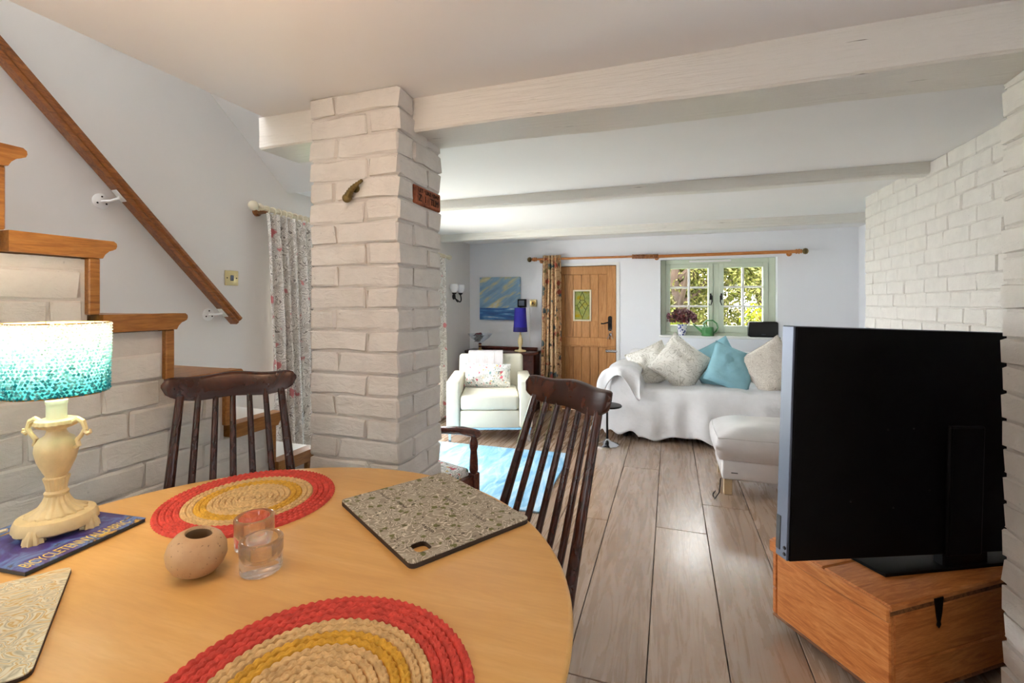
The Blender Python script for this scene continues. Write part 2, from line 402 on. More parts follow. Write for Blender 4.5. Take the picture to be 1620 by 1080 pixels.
# ------------------------------------------------------------------ geometry helpers
class B:
    """collects shapes, builds ONE mesh object"""
    def __init__(s):
        s.bm = bmesh.new()
    def _merge(s, t, mtx=None):
        if mtx is not None:
            t.transform(mtx)
        me = bpy.data.meshes.new('tmp'); t.to_mesh(me); t.free()
        s.bm.from_mesh(me); bpy.data.meshes.remove(me)
        return s
    def box(s, lo, hi, bev=0.0, seg=1, mtx=None):
        t = bmesh.new(); bmesh.ops.create_cube(t, size=1)
        for v in t.verts:
            v.co = Vector([lo[i] + (v.co[i] + 0.5) * (hi[i] - lo[i]) for i in range(3)])
        if bev:
            bmesh.ops.bevel(t, geom=list(t.edges), offset=bev, segments=seg, profile=0.5, affect='EDGES')
        return s._merge(t, mtx)
    def grid(s, nu, nv, fn, closeu=False, closev=False):
        V = [[s.bm.verts.new(fn(i, j)) for j in range(nv)] for i in range(nu)]
        for i in range(nu if closeu else nu - 1):
            for j in range(nv if closev else nv - 1):
                a, b = V[i][j], V[(i + 1) % nu][j]
                c, d = V[(i + 1) % nu][(j + 1) % nv], V[i][(j + 1) % nv]
                try: s.bm.faces.new((a, b, c, d))
                except ValueError: pass
        return V
    def lathe(s, prof, n=24, mtx=None, flute=None, cap=True):
        t = B()
        def fn(i, j):
            r, z = prof[i]
            a = 2 * PI * j / n
            if flute: r = r * flute(i, a)
            return Vector((r * math.cos(a), r * math.sin(a), z))
        V = t.grid(len(prof), n, fn, closev=True)
        if cap:
            for k in (0, -1):
                if prof[k][0] > 1e-5:
                    try: t.bm.faces.new(V[k])
                    except ValueError: pass
        bmesh.ops.remove_doubles(t.bm, verts=list(t.bm.verts), dist=1e-6)
        bmesh.ops.recalc_face_normals(t.bm, faces=list(t.bm.faces))
        return s._merge(t.bm, mtx)
    def tube(s, pts, rad, n=8, mtx=None, flat=1.0):
        pts = [Vector(p) for p in pts]
        if not isinstance(rad, (list, tuple)): rad = [rad] * len(pts)
        t = B(); rings = []
        up = Vector((0, 0, 1))
        d0 = (pts[1] - pts[0]).normalized()
        if abs(d0.z) > 0.9: up = Vector((1, 0, 0))
        side = d0.cross(up).normalized()
        for i, p in enumerate(pts):
            a = pts[max(0, i - 1)]; b = pts[min(len(pts) - 1, i + 1)]
            d = (b - a).normalized()
            side = (side - d * side.dot(d)).normalized()
            nn = d.cross(side)
            rings.append([t.bm.verts.new(p + (side * math.cos(2 * PI * k / n) + nn * math.sin(2 * PI * k / n) * flat) * rad[i]) for k in range(n)])
        for i in range(len(pts) - 1):
            for k in range(n):
                t.bm.faces.new((rings[i][k], rings[i][(k + 1) % n], rings[i + 1][(k + 1) % n], rings[i + 1][k]))
        t.bm.faces.new(rings[0][::-1]); t.bm.faces.new(rings[-1])
        bmesh.ops.recalc_face_normals(t.bm, faces=list(t.bm.faces))
        return s._merge(t.bm, mtx)
    def prism(s, poly, z0, z1, mtx=None, bev=0.0, seg=2):
        t = bmesh.new()
        a = [t.verts.new((p[0], p[1], z0)) for p in poly]
        b = [t.verts.new((p[0], p[1], z1)) for p in poly]
        t.faces.new(a[::-1]); t.faces.new(b)
        n = len(poly)
        for i in range(n): t.faces.new((a[i], a[(i + 1) % n], b[(i + 1) % n], b[i]))
        bmesh.ops.recalc_face_normals(t, faces=list(t.faces))
        if bev:
            ed = [e for e in t.edges if abs(e.verts[0].co.z - e.verts[1].co.z) < 1e-6]
            bmesh.ops.bevel(t, geom=ed, offset=bev, segments=seg, profile=0.5, affect='EDGES')
        return s._merge(t, mtx)
    def sphere(s, c, r, n=12, sc=(1, 1, 1)):
        prof = [(max(1e-6, math.sin(PI * i / n)) * 1.0, -math.cos(PI * i / n)) for i in range(n + 1)]
        m = Matrix.Translation(c) @ Matrix.Diagonal((r * sc[0], r * sc[1], r * sc[2], 1))
        return s.lathe(prof, n * 2, m, cap=False)
    def build(s, name, mat, parent=None, smooth=True, loc=None, rot=None, angle=40):
        me = bpy.data.meshes.new(name)
        bmesh.ops.recalc_face_normals(s.bm, faces=list(s.bm.faces)) if getattr(s, 'recalc', False) else None
        if smooth:
            for f in s.bm.faces: f.smooth = True
            for e in s.bm.edges:
                if len(e.link_faces) == 2 and e.calc_face_angle(0) > R(angle): e.smooth = False
        s.bm.to_mesh(me); s.bm.free()
        o = bpy.data.objects.new(name, me)
        me.materials.append(M[mat])
        COL.objects.link(o)
        if parent is not None: o.parent = parent
        if loc is not None: o.location = loc
        if rot is not None: o.rotation_euler = rot
        return o

def thing(name, label, cat, loc=(0, 0, 0), rz=0.0, group=None):
    o = bpy.data.objects.new(name, None); COL.objects.link(o)
    o.empty_display_size = 0.1
    o.location = loc; o.rotation_euler = (0, 0, rz)
    return tag(o, label, cat, group)
def tag(o, label, cat, group=None):
    o['label'] = label; o['category'] = cat
    if group: o['group'] = group
    return o
def struct(o):
    o['kind'] = 'structure'; return o
def sroot(name, loc=(0, 0, 0)):
    o = bpy.data.objects.new(name, None); COL.objects.link(o); o.location = loc; o['kind'] = 'structure'; return o
def stuff(o):
    o['kind'] = 'stuff'; return o
def copy_mesh(src, parent, name=None):
    c = src.copy(); COL.objects.link(c); c.parent = parent; return c
def axis(p, q):
    """matrix taking local z axis 0..1 onto segment p->q direction at p (unit length)"""
    p, q = Vector(p), Vector(q)
    return Matrix.Translation(p) @ (q - p).to_track_quat('Z', 'Y').to_matrix().to_4x4()
def rot(ax, deg):
    return Matrix.Rotation(R(deg), 4, ax)
def tr(x, y, z):
    return Matrix.Translation((x, y, z))
def rrect(w, h, r, n=5, cx=0, cy=0):
    pts = []
    for (sx, sy, a0) in ((1, 1, 0), (-1, 1, 90), (-1, -1, 180), (1, -1, 270)):
        for k in range(n + 1):
            a = R(a0 + 90 * k / n)
            pts.append((cx + sx * (w / 2 - r) + r * math.cos(a), cy + sy * (h / 2 - r) + r * math.sin(a)))
    return pts

# ------------------------------------------------------------------ setting: shell
XL, XR, YF, YB, ZC = -2.40, 1.75, 5.40, -1.7, 2.00
fl = struct(B().box((XL - 0.15, YB, -0.12), (XR + 0.15, YF + 0.15, -0.022)).build('floor', 'floor_gap', smooth=False))
# boards, each its own piece
W = 0.265
joints = {}
row = 0
x = -0.340 - 8 * W
mesh_cache = {}
while x < XR:
    x0, x1 = max(x, XL), min(x + W, XR)
    if x1 - x0 > 0.02:
        k = round((x + 0.340) / W)
        fixed = {-1: [2.715, 4.6, 0.75], 0: [3.66, 1.55, 5.0], 1: [2.725, 4.75, 0.8], 2: [3.12, 1.2, 4.95], 3: [2.35, 4.1, 0.4]}
        js = sorted(fixed.get(k, [0.4 + random.uniform(-.5, .5), 2.3 + random.uniform(-.5, .5), 4.1 + random.uniform(-.4, .4)]))
        ys = [YB] + js + [YF]
        for a, b in zip(ys[:-1], ys[1:]):
            B().box((x0 + 0.0018, a + 0.0018, -0.02), (x1 - 0.0018, b - 0.0018, 0.0), 0.0016).build('board', 'oak_board', fl, smooth=False)
    x += W

# ceiling with the stairwell left open
c = B()
c.box((-1.55, YB, ZC), (XR + 0.15, YF + 0.15, ZC + 0.2))
c.box((XL - 0.15, 2.44, ZC), (-1.55, YF + 0.15, ZC + 0.2))
struct(c.build('ceiling', 'ceiling_paint', smooth=False))
# sloped ceiling over the stairs, side partition and end closing above
c = B()
m_ = -0.78
def slope(y): return ZC - 0.02 + (y - 2.44) * m_
ys0, ys1 = -0.6, 2.44
c.prism([(ys1, slope(ys1)), (ys0, slope(ys0)), (ys0, slope(ys0) + 0.12), (ys1, slope(ys1) + 0.12)], XL - 0.1, -1.50,
        Matrix(((0, 0, 1, 0), (1, 0, 0, 0), (0, 1, 0, 0), (0, 0, 0, 1))))
struct(c.build('ceiling_stair_slope', 'stair_wall_paint', smooth=False))
struct(B().box((-1.55, -0.6, ZC + 0.2), (-1.45, 2.44, 4.4)).build('wall_stairwell', 'stair_wall_paint', smooth=False))
# left wall with glazed garden door opening
c = B()
DY0, DY1, DZ = 2.36, 4.44, 1.74
c.box((XL - 0.25, YB, -0.1), (XL, DY0, 4.5))
c.box((XL - 0.25, DY1, -0.1), (XL, YF + 0.15, 2.2))
c.box((XL - 0.25, DY0, DZ), (XL, DY1, 2.2))
c.box((XL - 0.25, DY0, 2.2), (XL, 2.5, 4.5))
struct(c.build('wall_left', 'stair_wall_paint', smooth=False))
# far wall with window opening
WX0, WX1, WZ0, WZ1 = -0.10, 1.046, 0.895, 1.735
DX0, DX1, DTOP = -1.38, -0.58, 1.69
c = B()
TH = 0.32
c.box((XL, YF, -0.1), (DX0, YF + TH, 2.1))
c.box((DX0, YF, DTOP), (DX1, YF + TH, 2.1))
c.box((DX1, YF, -0.1), (WX0, YF + TH, 2.1))
c.box((WX0, YF, -0.1), (WX1, YF + TH, WZ0))
c.box((WX0, YF, WZ1), (WX1, YF + TH, 2.1))
c.box((WX1, YF, -0.1), (XR + 0.15, YF + TH, 2.1))
struct(c.build('wall_far', 'wall_paint', smooth=False))
struct(B().box((XR, 1.3, -0.1), (XR + 0.15, YF, 2.1)).build('wall_right', 'wall_paint', smooth=False))
struct(B().box((2.25, YB, -0.1), (2.4, 1.38, 2.1)).build('wall_dining', 'wall_paint', smooth=False))
struct(B().box((XR + 0.15, YB, ZC), (2.4, 1.38, 2.2)).build('ceiling_dining', 'ceiling_paint', smooth=False))
struct(B().box((XR + 0.15, YB, -0.12), (2.4, 1.38, -0.001)).build('floor_dining', 'oak_board', smooth=False))
# wall behind the camera; its unseen window is added and sized for fill light
c = B()
RW0, RW1, RZ0, RZ1 = -0.3, 0.3, 1.1, 1.6
c.box((XL - 0.25, YB - 0.2, -0.1), (RW0, YB, 4.5)).box((RW1, YB - 0.2, -0.1), (2.4, YB, 2.2))
c.box((RW0, YB - 0.2, -0.1), (RW1, YB, RZ0)).box((RW0, YB - 0.2, RZ1), (RW1, YB, 2.2)).box((RW0, YB - 0.2, 2.2), (-1.45, YB, 4.5))
struct(c.build('wall_back', 'wall_paint', smooth=False))
w3 = sroot('window_fill', (0, YB - 0.1, 0))
c = B()
c.box((RW0, -0.03, RZ0), (RW0 + 0.05, 0.03, RZ1)).box((RW1 - 0.05, -0.03, RZ0), (RW1, 0.03, RZ1)).box((RW0 + 0.05, -0.03, RZ0), (RW1 - 0.05, 0.03, RZ0 + 0.05)).box((RW0 + 0.05, -0.03, RZ1 - 0.05), (RW1 - 0.05, 0.03, RZ1)).box((-0.025, -0.03, RZ0 + 0.05), (0.025, 0.03, RZ1 - 0.05))
c.build('frame', 'sage', w3, smooth=False)
for a, b in ((RW0 + 0.05, -0.025), (0.025, RW1 - 0.05)):
    B().box((a, -0.003, RZ0 + 0.05), (b, 0.003, RZ1 - 0.05)).build('pane', 'pane_glass', w3, smooth=False)
struct(B().box((XL, YF - 0.014, 0), (DX0 - 0.06, YF, 0.09), 0.004).build('baseboard_far', 'white_plastic', smooth=False))

# garden ground outside
struct(B().box((-14, YF + 0.4, -0.35), (14, 24, -0.22)).build('ground_garden', 'grass', smooth=False))
struct(B().box((-14, YB, -0.35), (XL - 0.26, YF + 0.4, -0.15)).build('ground_terrace', 'patio_stone', smooth=False))

# ------------------------------------------------------------------ bricks
def brick_mesh(lx, ly, lz, seed, rough=0.004):
    """bevelled brick with uneven, slightly bulged faces"""
    t = bmesh.new(); bmesh.ops.create_cube(t, size=1)
    for v in t.verts: v.co = Vector((v.co.x * lx, v.co.y * ly, v.co.z * lz))
    long = [e for e in t.edges if e.calc_length() > 0.16]
    if long: bmesh.ops.subdivide_edges(t, edges=long, cuts=2, use_grid_fill=True)
    hard = [e for e in t.edges if e.calc_face_angle(0) > 0.5]
    bmesh.ops.bevel(t, geom=hard, offset=0.0052, segments=1, profile=0.5, affect='EDGES')
    rnd = random.Random(seed)
    for v in t.verts:
        v.co += Vector((rnd.uniform(-1, 1), rnd.uniform(-1, 1), rnd.uniform(-1, 1) * 0.8)) * rough
    for f in t.faces: f.smooth = True
    for e in t.edges:
        if e.calc_face_angle(0) > R(24): e.smooth = False
    me = bpy.data.meshes.new('brick'); t.to_mesh(me); t.free()
    me.materials.append(M['painted_brick'])
    return me
_bc = {}
def brick(parent, lo, hi, rough=0.005, mat=None):
    d = tuple(round(hi[i] - lo[i], 2) for i in range(3))
    key = (d, random.randrange(4), rough, mat)
    if key not in _bc:
        me = brick_mesh(d[0], d[1], d[2], hash(key[:2]) % 9999 if False else (int(d[0] * 100) * 7919 + int(d[1] * 100) * 104729 + key[1] * 31), rough)
        if mat: me.materials.clear(); me.materials.append(M[mat])
        _bc[key] = me
    o = bpy.data.objects.new('brick', _bc[key]); COL.objects.link(o); o.parent = parent
    o.location = [(lo[i] + hi[i]) / 2 + random.uniform(-0.0012, 0.0012) for i in range(3)]
    o.scale = [(hi[i] - lo[i]) / d[i] for i in range(3)]
    return o

# --- free-standing brick pillar
PX0, PX1, PY0, PY1 = -1.254, -0.880, 1.380, 1.690
H = 0.0769
pil = thing('brick_pillar', 'square white-painted brick pillar standing behind the dining table under the main beam', 'pillar')
B().box((PX0 + 0.008, PY0 + 0.008, 0), (PX1 - 0.008, PY1 - 0.008, ZC)).build('mortar', 'painted_mortar', pil, smooth=False)
g = 0.005
k = 0
z = 0.0
red = None
while z < ZC - 0.02:
    z0, z1 = z + 0.004, min(z + H, ZC) - 0.004
    if k % 2 == 0:
        s1 = PX0 + 0.245 + random.uniform(-.006, .006)
        brick(pil, (PX0, PY0, z0), (s1 - g, PY0 + 0.10, z1))
        q = PY0 + 0.205
        brick(pil, (s1 + g, PY0, z0), (PX1, q - g, z1))
        brick(pil, (PX1 - 0.22, q + g, z0), (PX1, PY1, z1))
        brick(pil, (PX0, PY0 + 0.11, z0), (PX1 - 0.23, PY1, z1))
    else:
        s1 = PX0 + 0.118 + random.uniform(-.006, .006)
        q = PY0 + 0.10
        brick(pil, (PX0, PY0, z0), (s1 - g, PY1 - 0.11, z1))
        brick(pil, (s1 + g, PY0, z0), (PX1, q - g, z1))
        if k == 21:
            red = (q + g, z0, z1)
            o = brick(pil, (PX1 - 0.11, q + g, z0), (PX1 + 0.001, PY1, z1), 0.0015, 'terracotta')
            o['label'] = 'bare terracotta brick with stamped lettering'
        else:
            brick(pil, (PX1 - 0.11, q + g, z0), (PX1, PY1, z1))
        brick(pil, (PX0, PY1 - 0.10, z0), (PX1 - 0.12, PY1, z1))
    z += H; k += 1

def text(name, body, size, mtx, mat, parent, extrude=0.0006, fit=None):
    cu = bpy.data.curves.new(name, 'FONT'); cu.body = body; cu.size = size; cu.extrude = extrude
    cu.align_x = 'CENTER'; cu.align_y = 'CENTER'
    ob = bpy.data.objects.new(name, cu); COL.objects.link(ob)
    bpy.context.view_layer.update()
    me = bpy.data.meshes.new_from_object(ob.evaluated_get(bpy.context.evaluated_depsgraph_get()))
    bpy.data.objects.remove(ob)
    if fit:
        xs = [v.co.x for v in me.vertices]; ys = [v.co.y for v in me.vertices]
        fx = fit[0] / (max(xs) - min(xs)); fy = fit[1] / (max(ys) - min(ys))
        for v in me.vertices: v.co.x *= fx; v.co.y *= fy
    me.transform(mtx); me.materials.clear(); me.materials.append(M[mat])
    o = bpy.data.objects.new(name, me); COL.objects.link(o); o.parent = parent
    return o
# stamped lettering on the bare brick (faces +X): text x -> +Y, text y -> +Z
fx = Matrix(((0, 0, 1, PX1 + 0.0035), (1, 0, 0, 0), (0, 1, 0, 0), (0, 0, 0, 1)))
yc, zc = (red[0] + PY1) / 2, (red[1] + red[2]) / 2
text('lettering', 'LET \u00b7 LIKE \u00b7 DAY', 0.02, tr(0, yc, zc + 0.016) @ fx, 'dark_letter', pil, fit=(0.16, 0.014))
text('lettering', 'Z  1   TLM', 0.03, tr(0, yc, zc - 0.012) @ fx, 'dark_letter', pil, fit=(0.15, 0.024))

# --- pier at the right
pier = thing('brick_pier', 'white-painted brick pier at the right edge carrying the main beam', 'pillar')
RX = 0.888
B().box((RX + 0.008, PY0, 0), (XR, PY1 - 0.006, 1.872)).build('mortar', 'painted_mortar', pier, smooth=False)
z, k = 0.0, 0
while z < 1.86:
    z0, z1 = z + 0.004, min(z + H, 1.872) - 0.004
    if k % 2 == 0:
        brick(pier, (RX, PY0 - 0.004, z0), (RX + 0.11, PY1 - 0.11, z1))
        brick(pier, (RX, PY1 - 0.10, z0), (RX + 0.22, PY1, z1))
        brick(pier, (RX + 0.12, PY0 - 0.004, z0), (RX + 0.34, PY0 + 0.1, z1))
    else:
        brick(pier, (RX, PY0 - 0.004, z0), (RX + 0.22, PY0 + 0.1, z1))
        brick(pier, (RX, PY0 + 0.11, z0), (RX + 0.11, PY1, z1))
    z += H; k += 1

# --- chimney breast on the right wall
ch = sroot('wall_chimney')
CX, CY0, CY1 = 1.30, 2.42, 3.90
B().box((CX + 0.006, CY0, 0), (XR, CY1 - 0.006, ZC)).build('mortar', 'painted_mortar', ch, smooth=False)
z, k = 0.0, 0
while z < ZC - 0.02:
    z0, z1 = z + 0.0016, min(z + H, ZC) - 0.0016
    y = CY0 - (0 if k % 2 else 0.115)
    while y < CY1 - 0.03:
        ln = random.choice((0.225, 0.225, 0.225, 0.16, 0.20))
        a, b = max(y, CY0), min(y + ln, CY1)
        if CY1 - b < 0.05: b = CY1
        if b - a > 0.03:
            brick(ch, (CX + random.uniform(-0.002, 0.002), a + 0.0016, z0), (CX + 0.05, b - 0.0016, z1), 0.0026)
        y = b
    z += H; k += 1

# --- staircase on the left
SX = -1.55
NOS = [(0.507, 1.846), (0.713, 1.638), (0.913, 1.430), (1.123, 1.218), (1.336, 1.005), (1.539, 0.802), (1.740, 0.597), (1.945, 0.392), (2.150, 0.190)]
sw = sroot('wall_stair')
HB = 0.084
Y0S = 0.42
def ymax(zt):
    best = Y0S
    for (ny, nz) in NOS:
        if nz - 0.06 >= zt - 0.012: best = max(best, ny - 0.062)
    return best
for (ny, nz) in NOS[1:]:
    prev = max([Y0S - 0.05] + [p[0] for p in NOS if p[1] > nz])
c = B()
for i, (ny, nz) in enumerate(NOS):
    a = Y0S - 0.1 if i == 0 else NOS[i - 1][0] - 0.06
    if ny - 0.062 > a: c.box((SX - 0.09, a, 0), (SX - 0.007, ny - 0.058, nz - 0.056))
c.build('mortar', 'painted_mortar', sw, smooth=False)
z, k = 0.0, 0
while z < 1.85:
    z0, z1 = z + 0.0025, z + HB - 0.0025
    y = Y0S - (0 if k % 2 else 0.12)
    ym = ymax(z1)
    # a clipped course right under a tread is lower
    while y < ym - 0.02:
        ln = random.choice((0.235, 0.235, 0.235, 0.19))
        a, b = max(y, Y0S), y + ln
        if ym - b < 0.06: b = ym + random.uniform(-0.016, 0.002)
        if b - a > 0.03:
            brick(sw, (SX - 0.07, a + 0.0025, z0), (SX + random.uniform(-0.003, 0.003), b - 0.0025, z1), 0.004)
        y += ln if b < ym - 0.03 else 9
    z += HB; k += 1
stair = thing('staircase', 'pine-edged staircase with white treads climbing along the left wall', 'staircase')
M_yz = Matrix(((0, 0, 1, 0), (1, 0, 0, 0), (0, 1, 0, 0), (0, 0, 0, 1)))
for i, (ny, nz) in enumerate(NOS):
    back = NOS[i - 1][0] - 0.035 if i else 0.05
    # moulded tread: board with rounded nose and a cove beneath, returned along the open side
    prof = [(back, nz - 0.028), (back, nz), (ny - 0.008, nz), (ny - 0.001, nz - 0.006), (ny, nz - 0.014), (ny - 0.003, nz - 0.022), (ny - 0.012, nz - 0.027),
            (ny - 0.020, nz - 0.030), (ny - 0.030, nz - 0.040), (ny - 0.036, nz - 0.052), (back, nz - 0.052)]
    B().prism([(p[0], p[1]) for p in prof], SX - 0.035, SX + 0.022, M_yz).build('tread_edge', 'pine_stair', stair, angle=30)
    tc_ = B().box((XL + 0.003, back, nz - 0.03), (SX - 0.035, ny - 0.004, nz - 0.002), 0.003)
    tc_.build('tread', 'white_plastic' if nz < 0.9 else 'pine_stair', stair, smooth=False)
    zl = NOS[i + 1][1] if i + 1 < len(NOS) else 0.0
    if i + 1 < len(NOS):
        B().box((SX - 0.03, ny - 0.064, zl), (SX + 0.012, ny - 0.036, nz - 0.052), 0.003).build('riser_edge', 'pine_stair', stair, smooth=False)
    B().box((XL + 0.003, ny - 0.060, zl), (SX - 0.03, ny - 0.040, nz - 0.03)).build('riser', 'white_plastic', stair, smooth=False)

# handrail on the left wall
hr = thing('handrail', 'varnished brown wooden handrail on white brackets sloping down the left wall', 'handrail')
A_, B_ = Vector((XL + 0.075, 0.62, 2.585)), Vector((XL + 0.075, 1.99, 1.152))
d = (B_ - A_).normalized()
n_ = Vector((1, 0, 0)); u_ = n_.cross(d).normalized()
if u_.z < 0: u_ = -u_
prof = [(-0.024, -0.026), (0.024, -0.026), (0.027, -0.012), (0.020, -0.002), (0.027, 0.010), (0.024, 0.024), (0.010, 0.031), (-0.010, 0.031), (-0.024, 0.024), (-0.027, 0.010), (-0.020, -0.002), (-0.027, -0.012)]
mt = Matrix(((n_.x, u_.x, d.x, A_.x), (n_.y, u_.y, d.y, A_.y), (n_.z, u_.z, d.z, A_.z), (0, 0, 0, 1)))
B().prism([(p[0], p[1]) for p in prof], 0, (B_ - A_).length, mt).build('rail', 'rail_wood', hr, angle=25)
for (by, bz) in ((1.368, 1.705), (1.875, 1.19)):
    c = B()
    c.lathe([(0.0, 0.001), (0.034, 0.001), (0.034, 0.006), (0.026, 0.010), (0.0, 0.011)], 20, tr(XL, by, bz) @ rot('Y', 90))
    # arm up to the rail underside
    tt = (by + 0.05 - A_.y) / d.y
    P_ = A_ + d * tt - u_ * 0.028
    c.tube([(XL + 0.008, by, bz), (XL + 0.05, by + 0.01, bz), (XL + 0.072, by + 0.03, (bz + P_.z) / 2), P_], 0.006, 8)
    c.box((-0.016, -0.004, -0.03), (0.016, 0.0, 0.03), 0.001, 1, Matrix(((n_.x, u_.x, d.x, P_.x), (n_.y, u_.y, d.y, P_.y), (n_.z, u_.z, d.z, P_.z), (0, 0, 0, 1))))
    br = c.build('bracket', 'white_plastic', hr)
    for a in (90, 210, 330):
        B().sphere((XL + 0.0105, by + 0.02 * math.cos(R(a)), bz + 0.02 * math.sin(R(a))), 0.004, 5).build('screw', 'iron_black', br)

# ------------------------------------------------------------------ beams
def beam(label, x0, x1, y0, y1, z0, z1, seed, rough, nx=60, wane=0.007):
    rnd = Vector((seed * 3.7, seed * 1.3, seed))
    sec = [(y0, z0 + wane), (y0, z1), (y1, z1), (y1, z0 + wane), (y1 - wane, z0), ((y0 + y1) / 2, z0 - 0.001), (y0 + wane, z0)]
    # two extra points on the front face
    sec = [(y0, z0 + wane), (y0, (z0 + z1) / 2), (y0, z1), (y1, z1), (y1, z0 + wane), (y1 - wane, z0), ((y0 * 2 + y1) / 3, z0), ((y0 * 3 + y1) / 4, z0), (y0 + wane, z0)]
    c = B(); c.recalc = True
    def fn(i, j):
        x = x0 + (x1 - x0) * i / (nx - 1)
        y, z = sec[j]
        nv = noise.noise_vector(Vector((x * 1.6, y * 6, z * 6)) + rnd)
        nv2 = noise.noise_vector(Vector((x * 9, y * 12, z * 12)) + rnd)
        dy = nv.x * rough + nv2.x * rough * 0.25
        dz = nv.y * rough + nv2.y * rough * 0.25
        if z >= z1 - 1e-5: dz = 0
        return Vector((x, y + dy, z + dz))
    V = c.grid(nx, len(sec), fn, closev=True)
    c.bm.faces.new(V[0]); c.bm.faces.new(V[-1])
    return tag(c.build('ceiling_beam', 'beam_paint', angle=24), label, 'beam', 'white painted ceiling beams')
beam('thick white-painted main beam running from the brick pillar to the right pier', -0.915, 1.62, 1.49, 1.69, 1.872, ZC, 1, 0.010)
o = beam('short stub of white-painted beam left of the brick pillar', -1.575, PX0 + 0.04, 1.45, 1.67, 1.876, ZC, 2, 0.006, 16)
beam('thin white-painted beam across the living room ceiling, ending at the chimney breast', -2.40, 1.30, 3.03, 3.12, 1.935, ZC, 3, 0.006)
beam('thin white-painted beam across the ceiling nearest the far wall', -2.40, 1.75, 4.55, 4.64, 1.925, ZC, 4, 0.006)

# hook on pillar
hk = thing('brass_hook', 'small ribbed brass hook fixed to the brick pillar front', 'hook', (-1.050, PY0 - 0.002, 1.655))
B().lathe([(0.0, 0), (0.014, 0.0), (0.014, 0.004), (0.006, 0.007), (0, 0.008)], 14, rot('X', 90)).build('rosette', 'aged_brass', hk)
pts = [(0.02 * math.cos(a) * 0.0 + (0.028 - 0.056 * f), -0.012 - 0.012 * math.sin(PI * f), 0.022 - 0.055 * f) for f, a in [(i / 16, 0) for i in range(17)]]
rad = [0.005 + 0.0095 * (i / 16) ** 1.3 + (0.002 if i % 2 else 0) for i in range(17)]
B().tube(pts, rad, 10).build('ribbed_shaft', 'aged_brass', hk)
B().sphere((-0.028, -0.016, -0.034), 0.016, 8).build('knob', 'aged_brass', hk)
B().sphere((0.028, -0.010, 0.024), 0.006, 6).build('tip', 'aged_brass', hk)

# ------------------------------------------------------------------ left wall fittings
sl = thing('light_switch', 'brass light switch with grey rocker on the left wall', 'switch', (XL, 2.018, 1.397))
B().box((0.0, -0.043, -0.043), (0.006, 0.043, 0.043), 0.003, 2).build('plate', 'switch_brass', sl)
B().box((0.005, -0.010, -0.016), (0.011, 0.010, 0.016), 0.002).build('rocker', 'tv_edge', sl)
for s in (-1, 1): B().sphere((0.006, s * 0.03, 0), 0.004, 5).build('screw', 'iron_black', sl)

# window_2 : glazed garden door
w2 = sroot('window_2', (XL - 0.12, 0, 0))
c = B()
f = 0.06
c.box((-0.04, DY0, 0), (0.04, DY0 + f, DZ), 0.004).box((-0.04, DY1 - f, 0), (0.04, DY1, DZ), 0.004)
c.box((-0.04, DY0 + f, DZ - f), (0.04, DY1 - f, DZ), 0.004).box((-0.04, DY0 + f, 0), (0.04, DY1 - f, 0.05), 0.004)
c.build('frame', 'sage', w2, smooth=False)
ym = (DY0 + DY1) / 2
for a, b in ((DY0 + f, ym), (ym, DY1 - f)):
    c = B()
    c.box((-0.025, a, 0.05), (0.025, a + 0.07, DZ - f)).box((-0.025, b - 0.07, 0.05), (0.025, b, DZ - f))
    c.box((-0.025, a + 0.07, DZ - f - 0.07), (0.025, b - 0.07, DZ - f)).box((-0.025, a + 0.07, 0.05), (0.025, b - 0.07, 0.2))
    lf = c.build('leaf_frame', 'sage', w2, smooth=False)
    B().box((-0.004, a + 0.07, 0.2), (0.004, b - 0.07, DZ - f - 0.07)).build('pane', 'pane_glass', lf, smooth=False)

# cream curtain pole
def finial(c, mtx, r=0.03):
    c.lathe([(0, 0), (0.014, 0.0), (0.018, 0.008), (0.012, 0.014), (0.016, 0.022), (0.024, 0.028), (0.016, 0.036), (0.012, 0.040), (r * 0.7, 0.048), (r, 0.066), (r * 0.9, 0.082), (r * 0.5, 0.095), (0, 0.099)], 18, mtx)
cr = thing('curtain_rail', 'cream wooden curtain pole with ball ends over the left garden door', 'curtain pole')
PA, PB = Vector((-2.325, 2.17, 1.826)), Vector((-2.325, 4.60, 1.765))
B().tube([PA, PB], 0.0145, 14).build('pole', 'cream_paint', cr)
c = B(); finial(c, axis(PA, PA - (PB - PA))); c.build('finial', 'cream_paint', cr)
c = B(); finial(c, axis(PB, PB + (PB - PA))); c.build('finial', 'cream_paint', cr)
for yy in (2.19, 4.56):
    zz = PA.z + (PB.z - PA.z) * (yy - PA.y) / (PB.y - PA.y)
    B().lathe([(0, 0), (0.03, 0), (0.03, 0.012), (0.02, 0.02), (0.018, 0.075), (0.0, 0.078)], 16, tr(XL, yy, zz - 0.012) @ rot('Y', 90)).build('bracket', 'rail_wood', cr)

def rail_z(y): return PA.z + (PB.z - PA.z) * (y - PA.y) / (PB.y - PA.y)
def ring(parent, mtx, R_=0.023, r=0.004, mat='cream_paint'):
    pts = [(R_ * math.cos(2 * PI * i / 16), 0, R_ * math.sin(2 * PI * i / 16)) for i in range(17)]
    B().tube(pts, r, 6, mtx).build('ring', mat, parent)

